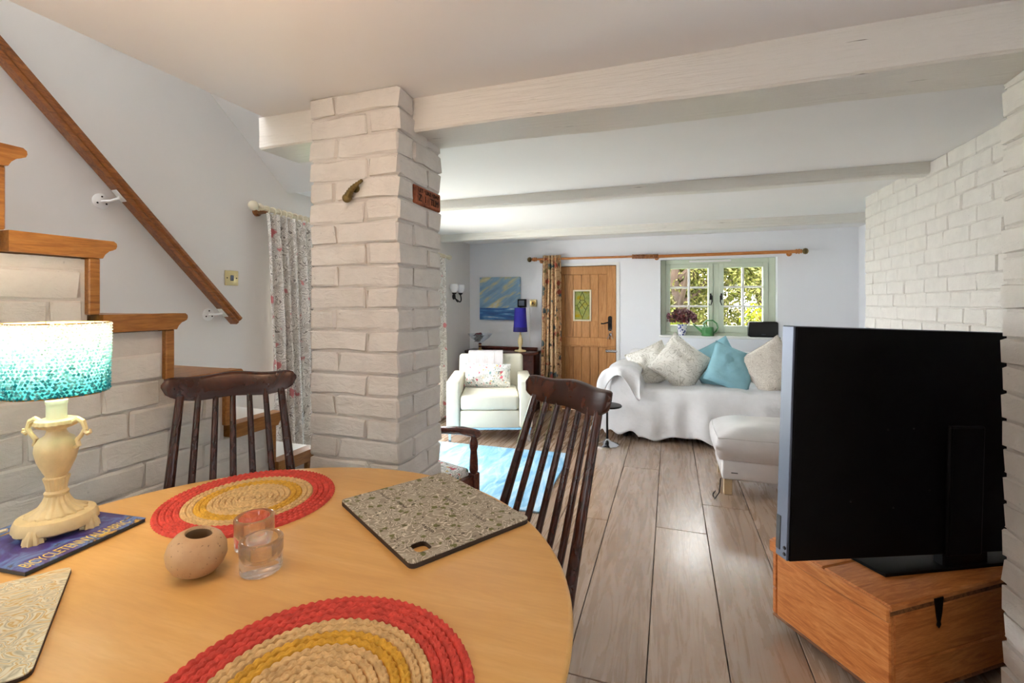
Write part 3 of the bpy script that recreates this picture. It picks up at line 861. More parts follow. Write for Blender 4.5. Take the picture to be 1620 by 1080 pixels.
def curtain(name, label, mat, ax, a0, a1, b0, b1, off, ztop, zbot, folds, amp, n=110, lean=0.0, group=None):
    """pleated cloth; ax 'y' hangs along Y at X=off, 'x' along X at Y=off. a0..a1 top extent, b0..b1 bottom extent"""
    root = thing(name, label, 'curtain', group=group)
    c = B(); c.recalc = True
    rows = 26
    def pt(i, j, side):
        s = i / (n - 1); t = j / (rows - 1)
        zt = ztop(s) if callable(ztop) else ztop
        z = zt + (zbot - zt) * t
        mid = t ** 0.8
        a = (a0 + (a1 - a0) * s) * (1 - mid) + (b0 + (b1 - b0) * s) * mid
        ph = 2 * PI * folds * s
        am = amp * (0.55 + 0.45 * t)
        wv = math.sin(ph + 0.8 * math.sin(ph * 0.37 + 1)) * am + 0.35 * am * math.sin(2.3 * ph + 2 * t)
        wv += 0.012 * noise.noise(Vector((s * 6, t * 3, off * 5)))
        q = off + wv + lean * t + side * 0.0022
        a += 0.3 * am * math.cos(ph * 1.1) * (0.3 + t)
        return Vector((q, a, z)) if ax == 'y' else Vector((a, q, z))
    for side in (-1, 1): c.grid(n, rows, lambda i, j: pt(i, j, side))
    # close the edges
    for (i) in (0, n - 1):
        c.grid(2, rows, lambda k, j, i=i: pt(i, j, -1 if k == 0 else 1))
    c.grid(n, 2, lambda i, k: pt(i, rows - 1, -1 if k == 0 else 1)); c.grid(n, 2, lambda i, k: pt(i, 0, -1 if k == 0 else 1))
    bmesh.ops.remove_doubles(c.bm, verts=list(c.bm.verts), dist=1e-5)
    c.build('cloth', mat, root, angle=70)
    return root
c1 = curtain('floral_curtain', 'rose-print grey curtain hanging beside the staircase, left of the brick pillar', 'curtain_rose', 'y', 2.175, 2.58, 2.25, 2.66, -2.315, lambda s: rail_z(2.175 + 0.405 * s) - 0.028, 0.03, 6, 0.028, group='floral curtains at the garden door')
for i in range(9):
    yy = 2.195 + i * 0.045
    ring(c1, tr(-2.325, yy, rail_z(yy) - 0.006) @ rot('Z', 15))
c2 = curtain('floral_curtain', 'rose-print curtain hanging behind the cream armchair near the corner', 'curtain_rose', 'y', 4.28, 4.535, 4.26, 4.58, -2.315, lambda s: rail_z(4.28 + 0.255 * s) - 0.028, 0.02, 5, 0.026, group='floral curtains at the garden door')
for i in range(7):
    yy = 4.29 + i * 0.04
    ring(c2, tr(-2.325, yy, rail_z(yy) - 0.006) @ rot('Z', 15))
# wall light
sc = thing('wall_light', 'black iron twin-arm wall light with white glass shades on the left wall', 'wall light', (XL, 4.93, 1.33))
B().lathe([(0, 0), (0.035, 0), (0.03, 0.014), (0, 0.018)], 16, rot('Y', 90)).build('back_plate', 'iron_black', sc)
for s in (-1, 1):
    pts = [(0.015, 0, -0.02)] + [(0.05 + 0.02 * math.sin(PI * q), s * (0.085 * (1 - math.cos(PI * q)) / 2 + 0.0), -0.035 - 0.05 * math.sin(PI * q) + 0.055 * q) for q in [i / 10 for i in range(1, 11)]]
    arm = B().tube(pts, 0.007, 8).build('arm', 'iron_black', sc)
    e = pts[-1]
    B().lathe([(0.008, 0), (0.022, 0.012), (0.028, 0.026), (0.0, 0.026)], 14, tr(*e)).build('cup', 'iron_black', arm)
    B().lathe([(0.018, 0.024), (0.040, 0.045), (0.052, 0.08), (0.05, 0.11), (0.042, 0.125), (0.040, 0.123), (0.047, 0.108), (0.049, 0.08), (0.037, 0.047), (0.015, 0.026)], 20, tr(*e), cap=False).build('glass_shade', 'opal_glass', arm)

# ------------------------------------------------------------------ far wall: door
dr = sroot('door_1', (0, YF + 0.02, 0))
T0, T1 = -0.022, 0.022
mid = 0.752
def dpart(x0, x1, z0, z1, y0=T0, y1=T1, name='rail', bev=0.003):
    return B().box((x0, y0, z0), (x1, y1, z1), bev).build(name, 'door_oak', dr, smooth=False)
st_ = 0.105
for (zb, zt, rb, rt) in ((mid + 0.004, DTOP - 0.008, 0.10, 0.095), (0.008, mid - 0.004, 0.16, 0.0)):
    dpart(DX0 + 0.004, DX0 + st_, zb, zt, name='stile'); dpart(DX1 - st_, DX1 - 0.004, zb, zt, name='stile')
    dpart(DX0 + st_, DX1 - st_, zb, zb + rb)
    if rt: dpart(DX0 + st_, DX1 - st_, zt - rt, zt)
    a, b = DX0 + st_, DX1 - st_
    n = 6
    PXa, PXb, PZa, PZb = -1.078, -0.866, 1.045, 1.41
    for i in range(n):
        xa, xb = a + (b - a) * i / n + 0.0015, a + (b - a) * (i + 1) / n - 0.0015
        z0, z1 = zb + rb, zt - rt
        if zb > 0.5 and xb > PXa + 0.01 and xa < PXb - 0.01:
            segs = [(z0, PZa), (PZb, z1)]
            if xa < PXa: B().box((xa, -0.010, PZa), (PXa, 0.012, PZb), 0.0015).build('plank', 'door_oak', dr, smooth=False)
            if xb > PXb: B().box((PXb, -0.010, PZa), (xb, 0.012, PZb), 0.0015).build('plank', 'door_oak', dr, smooth=False)
        else: segs = [(z0, z1)]
        for (q0, q1) in segs:
            B().box((xa, -0.010, q0), (xb, 0.012, q1), 0.0025).build('plank', 'door_oak', dr, smooth=False)
for (bx0, bx1, bz0, bz1) in ((DX0, PXa + 0.01, 0, DTOP), (PXb - 0.01, DX1, 0, DTOP), (PXa + 0.01, PXb - 0.01, 0, PZa + 0.01), (PXa + 0.01, PXb - 0.01, PZb - 0.01, DTOP)):
    B().box((bx0, 0.0225, bz0), (bx1, 0.034, bz1)).build('light_block_board', 'door_oak', dr, smooth=False)  # added behind the door to block daylight leaking through its gaps
B().box((DX0 + 0.01, -0.034, mid - 0.006), (DX1 - 0.004, -0.020, mid + 0.012), 0.003).build('weather_bar', 'door_oak', dr, smooth=False)
c = B(); fw = 0.018
c.box((PXa, -0.024, PZa), (PXa + fw, 0.02, PZb), 0.002).box((PXb - fw, -0.024, PZa), (PXb, 0.02, PZb), 0.002)
c.box((PXa + fw, -0.024, PZa), (PXb - fw, 0.02, PZa + fw), 0.002).box((PXa + fw, -0.024, PZb - fw), (PXb - fw, 0.02, PZb), 0.002)
c.build('pane_frame', 'cream_paint', dr, smooth=False)
pn = B().box((PXa + fw, -0.004, PZa + fw), (PXb - fw, 0.004, PZb - fw)).build('pane', 'leaded_glass', dr, smooth=False)
pcx, pcz = (PXa + PXb) / 2, (PZa + PZb) / 2
def came(pts):
    B().tube([(pcx + p[0], -0.006, pcz + p[1]) for p in pts], 0.0028, 6).build('lead_came', 'iron_black', pn)
came([(0, 0.155), (-0.02, 0.11), (-0.032, 0.075), (-0.02, 0.06)]); came([(0, 0.155), (0.02, 0.11), (0.032, 0.075), (0.02, 0.06)])
came([(-0.02, 0.06), (0.025, 0.06)]); came([(-0.02, 0.06), (-0.06, 0.0), (0.0, -0.145)]); came([(0.025, 0.06), (0.065, 0.0), (0.0, -0.145)])
came([(-0.045, -0.04), (0.035, 0.05)]); came([(-0.035, 0.045), (0.04, -0.05)]); came([(-0.085, 0.0), (-0.06, 0.0)]); came([(0.065, 0.0), (0.085, 0.0)])
came([(0, 0.165), (0, 0.155)]); came([(0.0, -0.145), (0.0, -0.165)])
hd = B().prism(rrect(0.044, 0.17, 0.02), 0, 0.008, tr(-0.650, T0, 1.022) @ rot('X', 90)).build('handle_plate', 'iron_black', dr)
B().tube([(-0.650, T0 - 0.006, 1.03), (-0.650, T0 - 0.045, 1.03), (-0.675, T0 - 0.05, 1.033), (-0.72, T0 - 0.05, 1.02), (-0.745, T0 - 0.05, 1.022)], [0.009, 0.008, 0.008, 0.007, 0.009], 8).build('lever', 'iron_black', hd)
c = B().box((-0.70, T0 - 0.010, 0.690), (-0.585, T0, 0.720), 0.002)
c.tube([(-0.70, T0 - 0.016, 0.705), (-0.57, T0 - 0.016, 0.705)], 0.008, 8)
c.sphere((-0.675, T0 - 0.03, 0.705), 0.009, 6)
c.build('bolt', 'chrome', dr)
ky = thing('keys', 'bunch of keys hanging from the lock of the wooden door', 'keys', (-0.645, YF - 0.025, 0.955))
B().tube([(0.022 * math.sin(2 * PI * i / 14), 0, -0.022 + 0.022 * math.cos(2 * PI * i / 14)) for i in range(15)], 0.0018, 5).build('key_ring', 'chrome', ky)
for i, (a, m) in enumerate(((-22, 'chrome'), (4, 'iron_black'), (26, 'chrome'))):
    B().box((-0.009, -0.002 + i * 0.003, -0.03), (0.009, 0.001 + i * 0.003, -0.002), 0.001, 1, tr(0, 0, -0.042) @ rot('Y', a)).box((-0.004, -0.002 + i * 0.003, -0.075), (0.004, 0.001 + i * 0.003, -0.03), 0.0008, 1, tr(0, 0, -0.042) @ rot('Y', a)).build('key', m, ky)
# white architrave
c = B()
c.box((DX1, YF - 0.008, 0), (DX1 + 0.035, YF + 0.03, DTOP + 0.03)).box((DX0 - 0.03, YF - 0.008, DTOP), (DX1, YF + 0.03, DTOP + 0.03))
struct(c.build('trim_1', 'white_plastic', smooth=False))
struct(B().box((DX0, YF + 0.10, -0.1), (DX1, YF + 0.12, 0.0)).build('trim_2', 'white_plastic', smooth=False))

# ------------------------------------------------------------------ far wall: window
w1 = sroot('window_1', (0, YF + 0.13, 0))
c = B(); f = 0.05
fx0, fx1, fz0, fz1 = WX0 + 0.015, WX1 - 0.03, WZ0 + 0.02, WZ1 - 0.0
mx_ = (0.447 + 0.511) / 2 * 0.985
c.box((fx0 - 0.015, -0.035, fz0 - 0.02), (fx0 + f - 0.01, 0.05, fz1), 0.004).box((fx1 - f + 0.01, -0.035, fz0 - 0.02), (fx1 + 0.03, 0.05, fz1), 0.004)
c.box((fx0 + f - 0.01, -0.035, fz1 - f), (fx1 - f + 0.01, 0.05, fz1), 0.004).box((fx0 + f - 0.01, -0.035, fz0 - 0.02), (fx1 - f + 0.01, 0.05, fz0 + 0.02), 0.004)
c.box((mx_ - 0.03, -0.035, fz0 + 0.02), (mx_ + 0.03, 0.05, fz1 - f), 0.004)
c.build('frame', 'sage', w1, smooth=False)
for (xa, xb, hs) in ((fx0 + f - 0.01, mx_ - 0.03, 1), (mx_ + 0.03, fx1 - f + 0.01, -1)):
    za, zb = fz0 + 0.02, fz1 - f
    sw_ = 0.048
    c = B()
    c.box((xa, -0.045, za), (xa + sw_, 0.03, zb), 0.004).box((xb - sw_, -0.045, za), (xb, 0.03, zb), 0.004)
    c.box((xa + sw_, -0.045, zb - sw_), (xb - sw_, 0.03, zb), 0.004).box((xa + sw_, -0.045, za), (xb - sw_, 0.03, za + 0.075), 0.004)
    cs = c.build('casement', 'sage', w1, smooth=False)
    ia, ib, ja, jb = xa + sw_, xb - sw_, za + 0.075, zb - sw_
    bw = 0.011
    im = (ia + ib) / 2
    B().box((im - bw, -0.03, ja), (im + bw, 0.02, jb), 0.003).build('glazing_bar', 'white_plastic', cs, smooth=False)
    for q in (1, 2):
        zz = ja + (jb - ja) * q / 3
        for (u0, u1) in ((ia, im - bw), (im + bw, ib)):
            B().box((u0, -0.028, zz - bw), (u1, 0.02, zz + bw), 0.003).build('glazing_bar', 'white_plastic', cs, smooth=False)
    for q in range(3):
        for (u0, u1) in ((ia, im), (im, ib)):
            B().box((u0, -0.004, ja + (jb - ja) * q / 3), (u1, 0.002, ja + (jb - ja) * (q + 1) / 3)).build('pane', 'pane_glass', cs, smooth=False)
    hx = xb - sw_ / 2 if hs > 0 else xa + sw_ / 2
    c = B().box((hx - 0.008, -0.052, 1.29), (hx + 0.008, -0.045, 1.36), 0.002)
    c.tube([(hx, -0.055, 1.345), (hx + hs * 0.012, -0.075, 1.33), (hx + hs * 0.012, -0.075, 1.27), (hx, -0.075, 1.235), (hx - hs * 0.016, -0.075, 1.235), (hx - hs * 0.018, -0.075, 1.252)], [0.007, 0.007, 0.006, 0.005, 0.004, 0.004], 8)
    c.build('handle', 'iron_black', cs)
B().box((0.20, -0.055, fz1 - 0.032), (0.62, -0.033, fz1 - 0.012), 0.004).build('vent', 'white_plastic', w1, smooth=False)
struct(B().box((WX0 - 0.012, YF - 0.016, WZ0 - 0.018), (WX1 + 0.012, YF + 0.09, WZ0 + 0.006), 0.004).build('sill', 'white_plastic', smooth=False)).name = 'trim_3'

# curtain pole of the far wall
rp = thing('curtain_rail', 'long orange-brown wooden curtain pole over the door and window', 'curtain pole')
RA, RB = Vector((-1.50, YF - 0.075, 1.775)), Vector((1.19, YF - 0.075, 1.772))
ML, MR = Vector((-0.40, YF - 0.075, 1.772)), Vector((-0.12, YF - 0.075, 1.766))
B().tube([RA, ML], 0.0125, 12).build('pole', 'rod_wood', rp)
B().tube([MR, RB], 0.017, 12).build('pole', 'rod_wood', rp)
c = B()
c.tube([ML + (MR - ML) * (i / 28) for i in range(29)], [0.022 + (0.004 if i % 2 else 0) + 0.001 * math.sin(i * 1.7) for i in range(29)], 12)
c.build('gathered_sleeve', 'rail_wood', rp)
for P_, Q_ in ((RA, RA - Vector((1, 0, 0))), (RB, RB + Vector((1, 0, 0)))):
    c = B(); c.lathe([(0, 0), (0.018, 0.0), (0.024, 0.006), (0.024, 0.014), (0.017, 0.02), (0.024, 0.026), (0.026, 0.036), (0.017, 0.042), (0.022, 0.05), (0.02, 0.056), (0.012, 0.06), (0.0, 0.062)], 16, axis(P_, Q_)); tn = c.build('turning', 'rod_wood', rp)
    c = B(); c.lathe([(0.008, 0.06), (0.026, 0.072), (0.031, 0.088), (0.026, 0.104), (0.010, 0.114), (0, 0.116)], 16, axis(P_, Q_)); c.build('finial', 'aged_brass', tn)
for xx in (-1.46, 1.15, -0.14):
    B().lathe([(0, 0), (0.026, 0), (0.022, 0.01), (0.010, 0.02), (0.010, 0.068), (0, 0.07)], 12, tr(xx, YF, 1.757) @ rot('X', 90)).build('bracket', 'rod_wood', rp)
c3 = curtain('door_curtain', 'tan bird and flower print curtain gathered at the left of the wooden door', 'curtain_bird', 'x', -1.425, -1.205, -1.46, -1.17, YF - 0.085, 1.815, 0.004, 5, 0.036, lean=-0.05)

# painting, controls
pt_ = B().box((-0.263, -0.018, -0.263), (0.263, 0.018, 0.263), 0.002).build('canvas_painting', 'seascape', loc=(-1.988, YF - 0.019, 1.312), smooth=False)
tag(pt_, 'square blue and yellow seascape canvas hanging above the sideboard', 'painting')
th = thing('heating_controller', 'small dark-framed wall controller at the painting corner above the blue lamp', 'controller', (-1.700, YF, 1.255))
B().box((-0.052, -0.045, -0.048), (0.052, 0.0, 0.048), 0.005, 2).build('case', 'iron_black', th)
B().box((-0.036, -0.048, -0.032), (0.036, -0.043, 0.032), 0.002).build('screen', 'tv_edge', th)
th = thing('thermostat', 'square cream thermostat with round brass dial beside the door curtain', 'thermostat', (-1.560, YF, 1.255))
B().box((-0.041, -0.03, -0.043), (0.041, 0.0, 0.043), 0.004, 2).build('case', 'switch_brass', th)
B().lathe([(0, 0), (0.028, 0), (0.026, 0.008), (0.02, 0.01), (0, 0.011)], 20, tr(0, -0.03, 0) @ rot('X', 90)).build('dial', 'brass', th)
B().lathe([(0, 0), (0.012, 0), (0.010, 0.012), (0, 0.013)], 14, tr(0, -0.040, 0) @ rot('X', 90)).build('knob', 'iron_black', th)

# ------------------------------------------------------------------ sideboard and what stands on it
sb = thing('sideboard', 'dark mahogany bow-cornered sideboard behind the cream armchair', 'sideboard', (-1.90, 5.18, 0))
pl = [(-0.42, 0.20), (-0.42, -0.06), (-0.30, -0.19), (0.30, -0.19), (0.42, -0.06), (0.42, 0.20)]
B().prism(pl, 0.06, 0.655).build('body', 'mahogany', sb, smooth=False)
big = [(x * 1.055, y * 1.06 - 0.004) for x, y in pl]; big[0] = (-0.445, 0.205); big[-1] = (0.445, 0.205)
B().prism(big, 0.655, 0.690, bev=0.008).build('top', 'mahogany', sb)
B().box((-0.34, 0.17, 0.690), (0.40, 0.20, 0.725), 0.006).build('upstand', 'mahogany', sb, smooth=False)
B().prism([(x * 1.02, y * 1.02) for x, y in pl], 0, 0.07).build('plinth', 'mahogany', sb, smooth=False)
for (xa, xb) in ((-0.28, -0.01), (0.01, 0.28)):
    dd = B().box((xa, -0.204, 0.12), (xb, -0.19, 0.60), 0.004).build('door', 'mahogany', sb, smooth=False)
    B().sphere((xb - 0.03 if xa < 0 else xa + 0.03, -0.214, 0.38), 0.012, 6).build('knob', 'brass', dd)
m45 = tr(0.36, -0.125, 0.36) @ rot('Z', 47)
B().box((-0.06, -0.008, -0.23), (0.06, 0.004, 0.23), 0.003, 1, m45).build('corner_panel', 'mahogany', sb, smooth=False)

bl = thing('blue_table_lamp', 'table lamp with tall deep blue shade and cream base on the sideboard', 'lamp', (-1.650, 5.15, 0.690))
c = B(); c.prism([(0.062 * math.cos(a) * (1 + 0.12 * math.cos(4 * a)), 0.062 * math.sin(a) * (1 + 0.12 * math.cos(4 * a))) for a in [2 * PI * i / 32 for i in range(32)]], 0, 0.02, bev=0.006)
c.build('foot', 'ivory', bl)
B().lathe([(0.03, 0.018), (0.016, 0.034), (0.014, 0.05), (0.026, 0.09), (0.030, 0.12), (0.026, 0.15), (0.013, 0.175), (0.018, 0.185), (0.018, 0.192), (0.008, 0.20), (0.008, 0.235), (0, 0.235)], 20).build('stem', 'ivory', bl)
def shade(z0, z1, r0, r1): return [(r0, z0), (r1, z1), (r1 - 0.003, z1), (r0 - 0.003, z0), (r0, z0)]
B().lathe(shade(0.285, 0.51, 0.0795, 0.066), 32, cap=False).build('shade', 'blue_shade', bl)
B().lathe(shade(0.232, 0.285, 0.083, 0.080), 32, cap=False).build('shade_band', 'blue_shade_band', bl)
bw_ = thing('glass_bowl', 'wide clear glass bowl with dark red glass centre on a striped gold stem', 'bowl', (-2.115, 5.05, 0.690))
B().lathe([(0, 0), (0.052, 0), (0.05, 0.008), (0.02, 0.022), (0.012, 0.03), (0, 0.03)], 22).build('foot', 'brass', bw_)
for i in range(4):
    B().lathe([(0.008, 0.028 + i * 0.018), (0.019, 0.032 + i * 0.018), (0.021, 0.037 + i * 0.018), (0.019, 0.042 + i * 0.018), (0.008, 0.047 + i * 0.018)], 16).build('stem_bead', 'brass' if i % 2 == 0 else 'dark_glass_red', bw_)
B().lathe([(0.0, 0.102), (0.03, 0.104), (0.10, 0.15), (0.150, 0.206), (0.147, 0.207), (0.098, 0.154), (0.03, 0.108), (0, 0.106)], 36, cap=False).build('bowl', 'bowl_glass', bw_)
c = B()
for i in range(5):
    c.lathe([(0.004, 0), (0.05, 0.022 + i * 0.002), (0.052, 0.026), (0.004, 0.008)], 14, tr(random.uniform(-.02, .02), random.uniform(-.02, .02), 0.118 + i * 0.013) @ rot('X', random.uniform(-22, 22)) @ rot('Y', random.uniform(-25, 25)), flute=lambda i, a: 1 + 0.12 * math.cos(5 * a))
c.build('glass_petals', 'dark_glass_red', bw_)
tag(B().tube([(-1.61, YF - 0.006, 1.20), (-1.612, YF - 0.006, 0.9), (-1.605, YF - 0.006, 0.735)], 0.006, 6).build('cable', 'white_plastic'), 'thin pale cable running down the wall behind the blue lamp', 'cable')

# ------------------------------------------------------------------ cream armchair
ac = thing('armchair', 'cream leather armchair with square arms and chrome legs in the corner', 'armchair', (-1.535, 3.885, 0), R(20))
AW, AD = 0.775, 0.74
B().box((-AW / 2, 0.0, 0.13), (-AW / 2 + 0.12, AD - 0.06, 0.555), 0.02, 3).build('arm', 'leather_cream', ac)
B().box((AW / 2 - 0.12, 0.0, 0.13), (AW / 2, AD - 0.06, 0.555), 0.02, 3).build('arm', 'leather_cream', ac)
B().box((-AW / 2 + 0.12, 0.012, 0.13), (AW / 2 - 0.12, AD - 0.1, 0.285), 0.012, 2).build('base', 'leather_cream', ac)
c = B().box((-AW / 2 + 0.123, 0.004, 0.288), (AW / 2 - 0.123, AD - 0.16, 0.425), 0.03, 4); c.build('seat_cushion', 'leather_cream', ac)
B().box((-AW / 2 + 0.06, -0.07, -0.30), (AW / 2 - 0.06, 0.07, 0.30), 0.035, 4, tr(0, AD - 0.09, 0.43) @ rot('X', -8)).build('backrest', 'leather_cream', ac)
c = B().box((-AW / 2 + 0.01, 0.006, 0.115), (AW / 2 - 0.01, 0.03, 0.133)).box((-AW / 2 + 0.01, AD - 0.09, 0.115), (AW / 2 - 0.01, AD - 0.065, 0.133))
c.build('leg_rail', 'chrome', ac, smooth=False)
for xx in (-AW / 2 + 0.03, AW / 2 - 0.03):
    for yy in (0.03, AD - 0.08):
        B().box((xx - 0.012, yy - 0.012, 0.0), (xx + 0.012, yy + 0.012, 0.12), 0.002).build('leg', 'chrome', ac, smooth=False)
def pillow_mesh(c, w, h, th, seed=0, n=18, conc=0.07, wr=0.011):
    def fn(sg):
        def f(i, j):
            u, v = -1 + 2 * i / (n - 1), -1 + 2 * j / (n - 1)
            x = w / 2 * u * (1 - conc * (1 - v * v))
            z = h / 2 * v * (1 - conc * (1 - u * u))
            tk = th / 2 * ((1 - u * u) * (1 - v * v)) ** 0.42
            nz = noise.noise(Vector((u * 2.2 + seed, v * 2.2, seed * 1.7))) * wr * 2 + noise.noise(Vector((u * 5 + seed, v * 5, sg + seed))) * wr
            edge = (1 - abs(u) ** 6) * (1 - abs(v) ** 6)
            return Vector((x, sg * tk + nz * edge, z))
        return f
    c.grid(n, n, fn(-1)); c.grid(n, n, fn(1))
    bmesh.ops.remove_doubles(c.bm, verts=list(c.bm.verts), dist=1e-5)
    c.recalc = True
    return c
def pillow(name, label, mat, w, h, th, loc, rx, ry, rz, seed, group=None, conc=0.07, piping=None):
    c = pillow_mesh(B(), w, h, th, seed, conc=conc)
    root = thing(name, label, 'cushion', loc, 0, group)
    root.rotation_mode = 'XYZ'
    root.rotation_euler = (R(rx), R(ry), R(rz))
    c.build('cover', mat, root, angle=80)
    n = 17
    edge = []
    for k in range(4 * n):
        s_, f_ = divmod(k, n); f_ = -1 + 2 * f_ / n
        u, v = ((f_, -1), (1, f_), (-f_, 1), (-1, -f_))[s_]
        edge.append((w / 2 * u * (1 - conc * (1 - v * v)), 0, h / 2 * v * (1 - conc * (1 - u * u))))
    B().tube(edge + edge[:1], 0.003, 5).build('piping', piping or mat, root)
    return root
def arm_local(x, y, z):
    a = R(20); return (-1.535 + math.cos(a) * x - math.sin(a) * y, 3.885 + math.sin(a) * x + math.cos(a) * y, z)
pillow('floral_cushion', 'white oblong cushion with small red and pink flowers on the armchair', 'cushion_meadow', 0.45, 0.235, 0.13, arm_local(-0.03, 0.44, 0.54), -20, 2, 20, 3, conc=0.03)
# striped throw over the backrest
tb = thing('striped_throw', 'pale striped knitted throw folded over the armchair back', 'throw', arm_local(-0.055, AD - 0.09, 0.43), R(20))
c = B(); c.recalc = True
path = [(-0.155, 0.02), (-0.125, 0.12), (-0.112, 0.22), (-0.105, 0.285), (-0.085, 0.318), (-0.04, 0.328), (0.03, 0.326), (0.075, 0.305), (0.10, 0.22), (0.105, 0.08)]
for q in (0, 0.007):
    c.grid(len(path), 14, lambda i, j, q=q: Vector(((-0.175 + 0.35 * j / 13) , path[i][0] + 0.0 + (0.004 * math.sin(j * 1.9)) + (-q if i < 5 else q), path[i][1] + (q if 3 <= i <= 7 else 0))))
mx_t = rot('X', -3)
c.build('cloth', 'stripe_throw', tb)

# ------------------------------------------------------------------ rug
rg = thing('rug', 'pale and sky blue woven rug lying between the chairs', 'rug', (-1.52, 3.20, 0), R(2.5))
c = B(); c.recalc = True
nx, ny = 44, 34
def rf(i, j, dz):
    x = -0.76 + 1.52 * i / (nx - 1); y = -0.56 + 1.12 * j / (ny - 1)
    e = 0.006 * noise.noise(Vector((x * 5, y * 5, 1)))
    return Vector((x + e, y + e, dz + 0.0025 * noise.noise(Vector((x * 7, y * 9, 3))) if dz > 0.003 else 0.0008))
c.grid(nx, ny, lambda i, j: rf(i, j, 0.011)); 
for j in (0, ny - 1): c.grid(nx, 2, lambda i, k, j=j: rf(i, j, 0.011 if k else 0))
for i in (0, nx - 1): c.grid(2, ny, lambda k, j, i=i: rf(i, j, 0.011 if k else 0))
c.build('pile', 'rug_blue', rg)

# ------------------------------------------------------------------ low wooden armchair behind the pillar
wa = thing('wooden_armchair', 'mahogany open armchair with tapestry seat half hidden behind the brick pillar', 'chair', (-0.93, 2.14, 0), R(-18))
# local: +x = chair front, origin at the left-front post; chair extends -x (back) and -y (its other side)
CW, CD = 0.40, 0.46
for yy in (0, -CW):
    c = B(); c.box((-0.022, yy - 0.022, 0.30), (0.022, yy + 0.022, 0.405), 0.003)
    c.lathe([(0.020, 0.0), (0.024, 0.15), (0.021, 0.30)], 12, tr(0, yy, 0))
    c.build('leg', 'mahogany', wa)
    B().lathe([(0.019, 0.405), (0.023, 0.42), (0.021, 0.47), (0.017, 0.515), (0.022, 0.535), (0.022, 0.555), (0.016, 0.575), (0.016, 0.595)], 14, tr(0, yy, 0)).build('arm_post', 'mahogany', wa)
    pts = [(0.035, yy, 0.597), (0.02, yy, 0.603), (-0.08, yy, 0.602), (-0.2, yy, 0.585), (-0.34, yy, 0.558), (-CD - 0.03, yy, 0.56)]
    B().tube(pts, [0.017, 0.025, 0.026, 0.025, 0.023, 0.02], 10, flat=0.8).build('arm', 'mahogany', wa)
    c = B(); c.tube([(-CD, yy, 0.0), (-CD, yy, 0.40), (-CD - 0.05, yy, 0.62), (-CD - 0.12, yy, 0.82)], 0.02, 8); c.build('back_post', 'mahogany', wa)
B().box((-CD, -CW - 0.005, 0.34), (0.0, -CW + 0.02, 0.395)).box((-CD, -0.02, 0.34), (0, 0.005, 0.395)).box((-0.02, -CW, 0.34), (0.012, 0, 0.395)).build('seat_rail', 'mahogany', wa, smooth=False)
B().box((-CD, -CW + 0.01, 0.36), (-0.012, -0.012, 0.43), 0.02, 3).build('seat_pad', 'cushion_meadow', wa)
B().box((-CD - 0.13, -CW, 0.62), (-CD - 0.08, 0, 0.80), 0.01, 2).build('backrest', 'mahogany', wa)

# ------------------------------------------------------------------ small pedestal table by the sofa
pt2 = thing('pedestal_table', 'little round table with black top and silver foot beside the sofa', 'table', (-0.525, 4.15, 0))
B().lathe([(0, 0), (0.10, 0), (0.102, 0.010), (0.075, 0.022), (0.04, 0.034), (0.02, 0.05), (0.012, 0.06), (0, 0.06)], 28, flute=lambda i, a: 1 + (0.05 * math.cos(10 * a) if i in (1, 2, 3) else 0)).build('foot', 'chrome', pt2)
B().lathe([(0.010, 0.055), (0.009, 0.345), (0, 0.345)], 12).build('pole', 'iron_black', pt2)
B().lathe([(0, 0.345), (0.125, 0.345), (0.128, 0.352), (0.124, 0.358), (0, 0.358)], 32).build('table_top', 'iron_black', pt2)

# ------------------------------------------------------------------ sofa with throw
SXA, SXB, SYF, SYB = -0.52, 1.45, 4.42, 5.34
so = thing('sofa', 'long grey sofa under the window, mostly hidden beneath a white throw', 'sofa')
B().box((SXA + 0.02, SYF + 0.03, 0.06), (SXB, SYB, 0.28), 0.02, 2).build('base', 'sofa_fabric', so)
B().box((SXA + 0.21, SYF + 0.01, 0.26), (0.47, SYB - 0.2, 0.445), 0.04, 3).build('seat_cushion', 'sofa_fabric', so)
B().box((0.475, SYF + 0.01, 0.26), (SXB - 0.2, SYB - 0.2, 0.445), 0.04, 3).build('seat_cushion', 'sofa_fabric', so)
B().box((SXA + 0.02, SYF + 0.03, 0.06), (SXA + 0.22, SYB - 0.02, 0.635), 0.06, 4).build('arm', 'sofa_fabric', so)
B().box((SXB - 0.2, SYF + 0.03, 0.06), (SXB, SYB - 0.02, 0.635), 0.06, 4).build('arm', 'sofa_fabric', so)
c = B(); 
c.box((SXA + 0.1, -0.10, -0.36), (SXB - 0.1, 0.10, 0.36), 0.06, 4, tr(0, SYB - 0.13, 0.40) @ rot('X', -7))
c.build('backrest', 'throw_white', so)
for xx in (SXA + 0.12, SXB - 0.1):
    for yy in (SYF + 0.1, SYB - 0.1):
        B().lathe([(0, 0), (0.022, 0), (0.028, 0.07), (0, 0.07)], 10, tr(xx, yy, 0)).build('leg', 'iron_black', so)
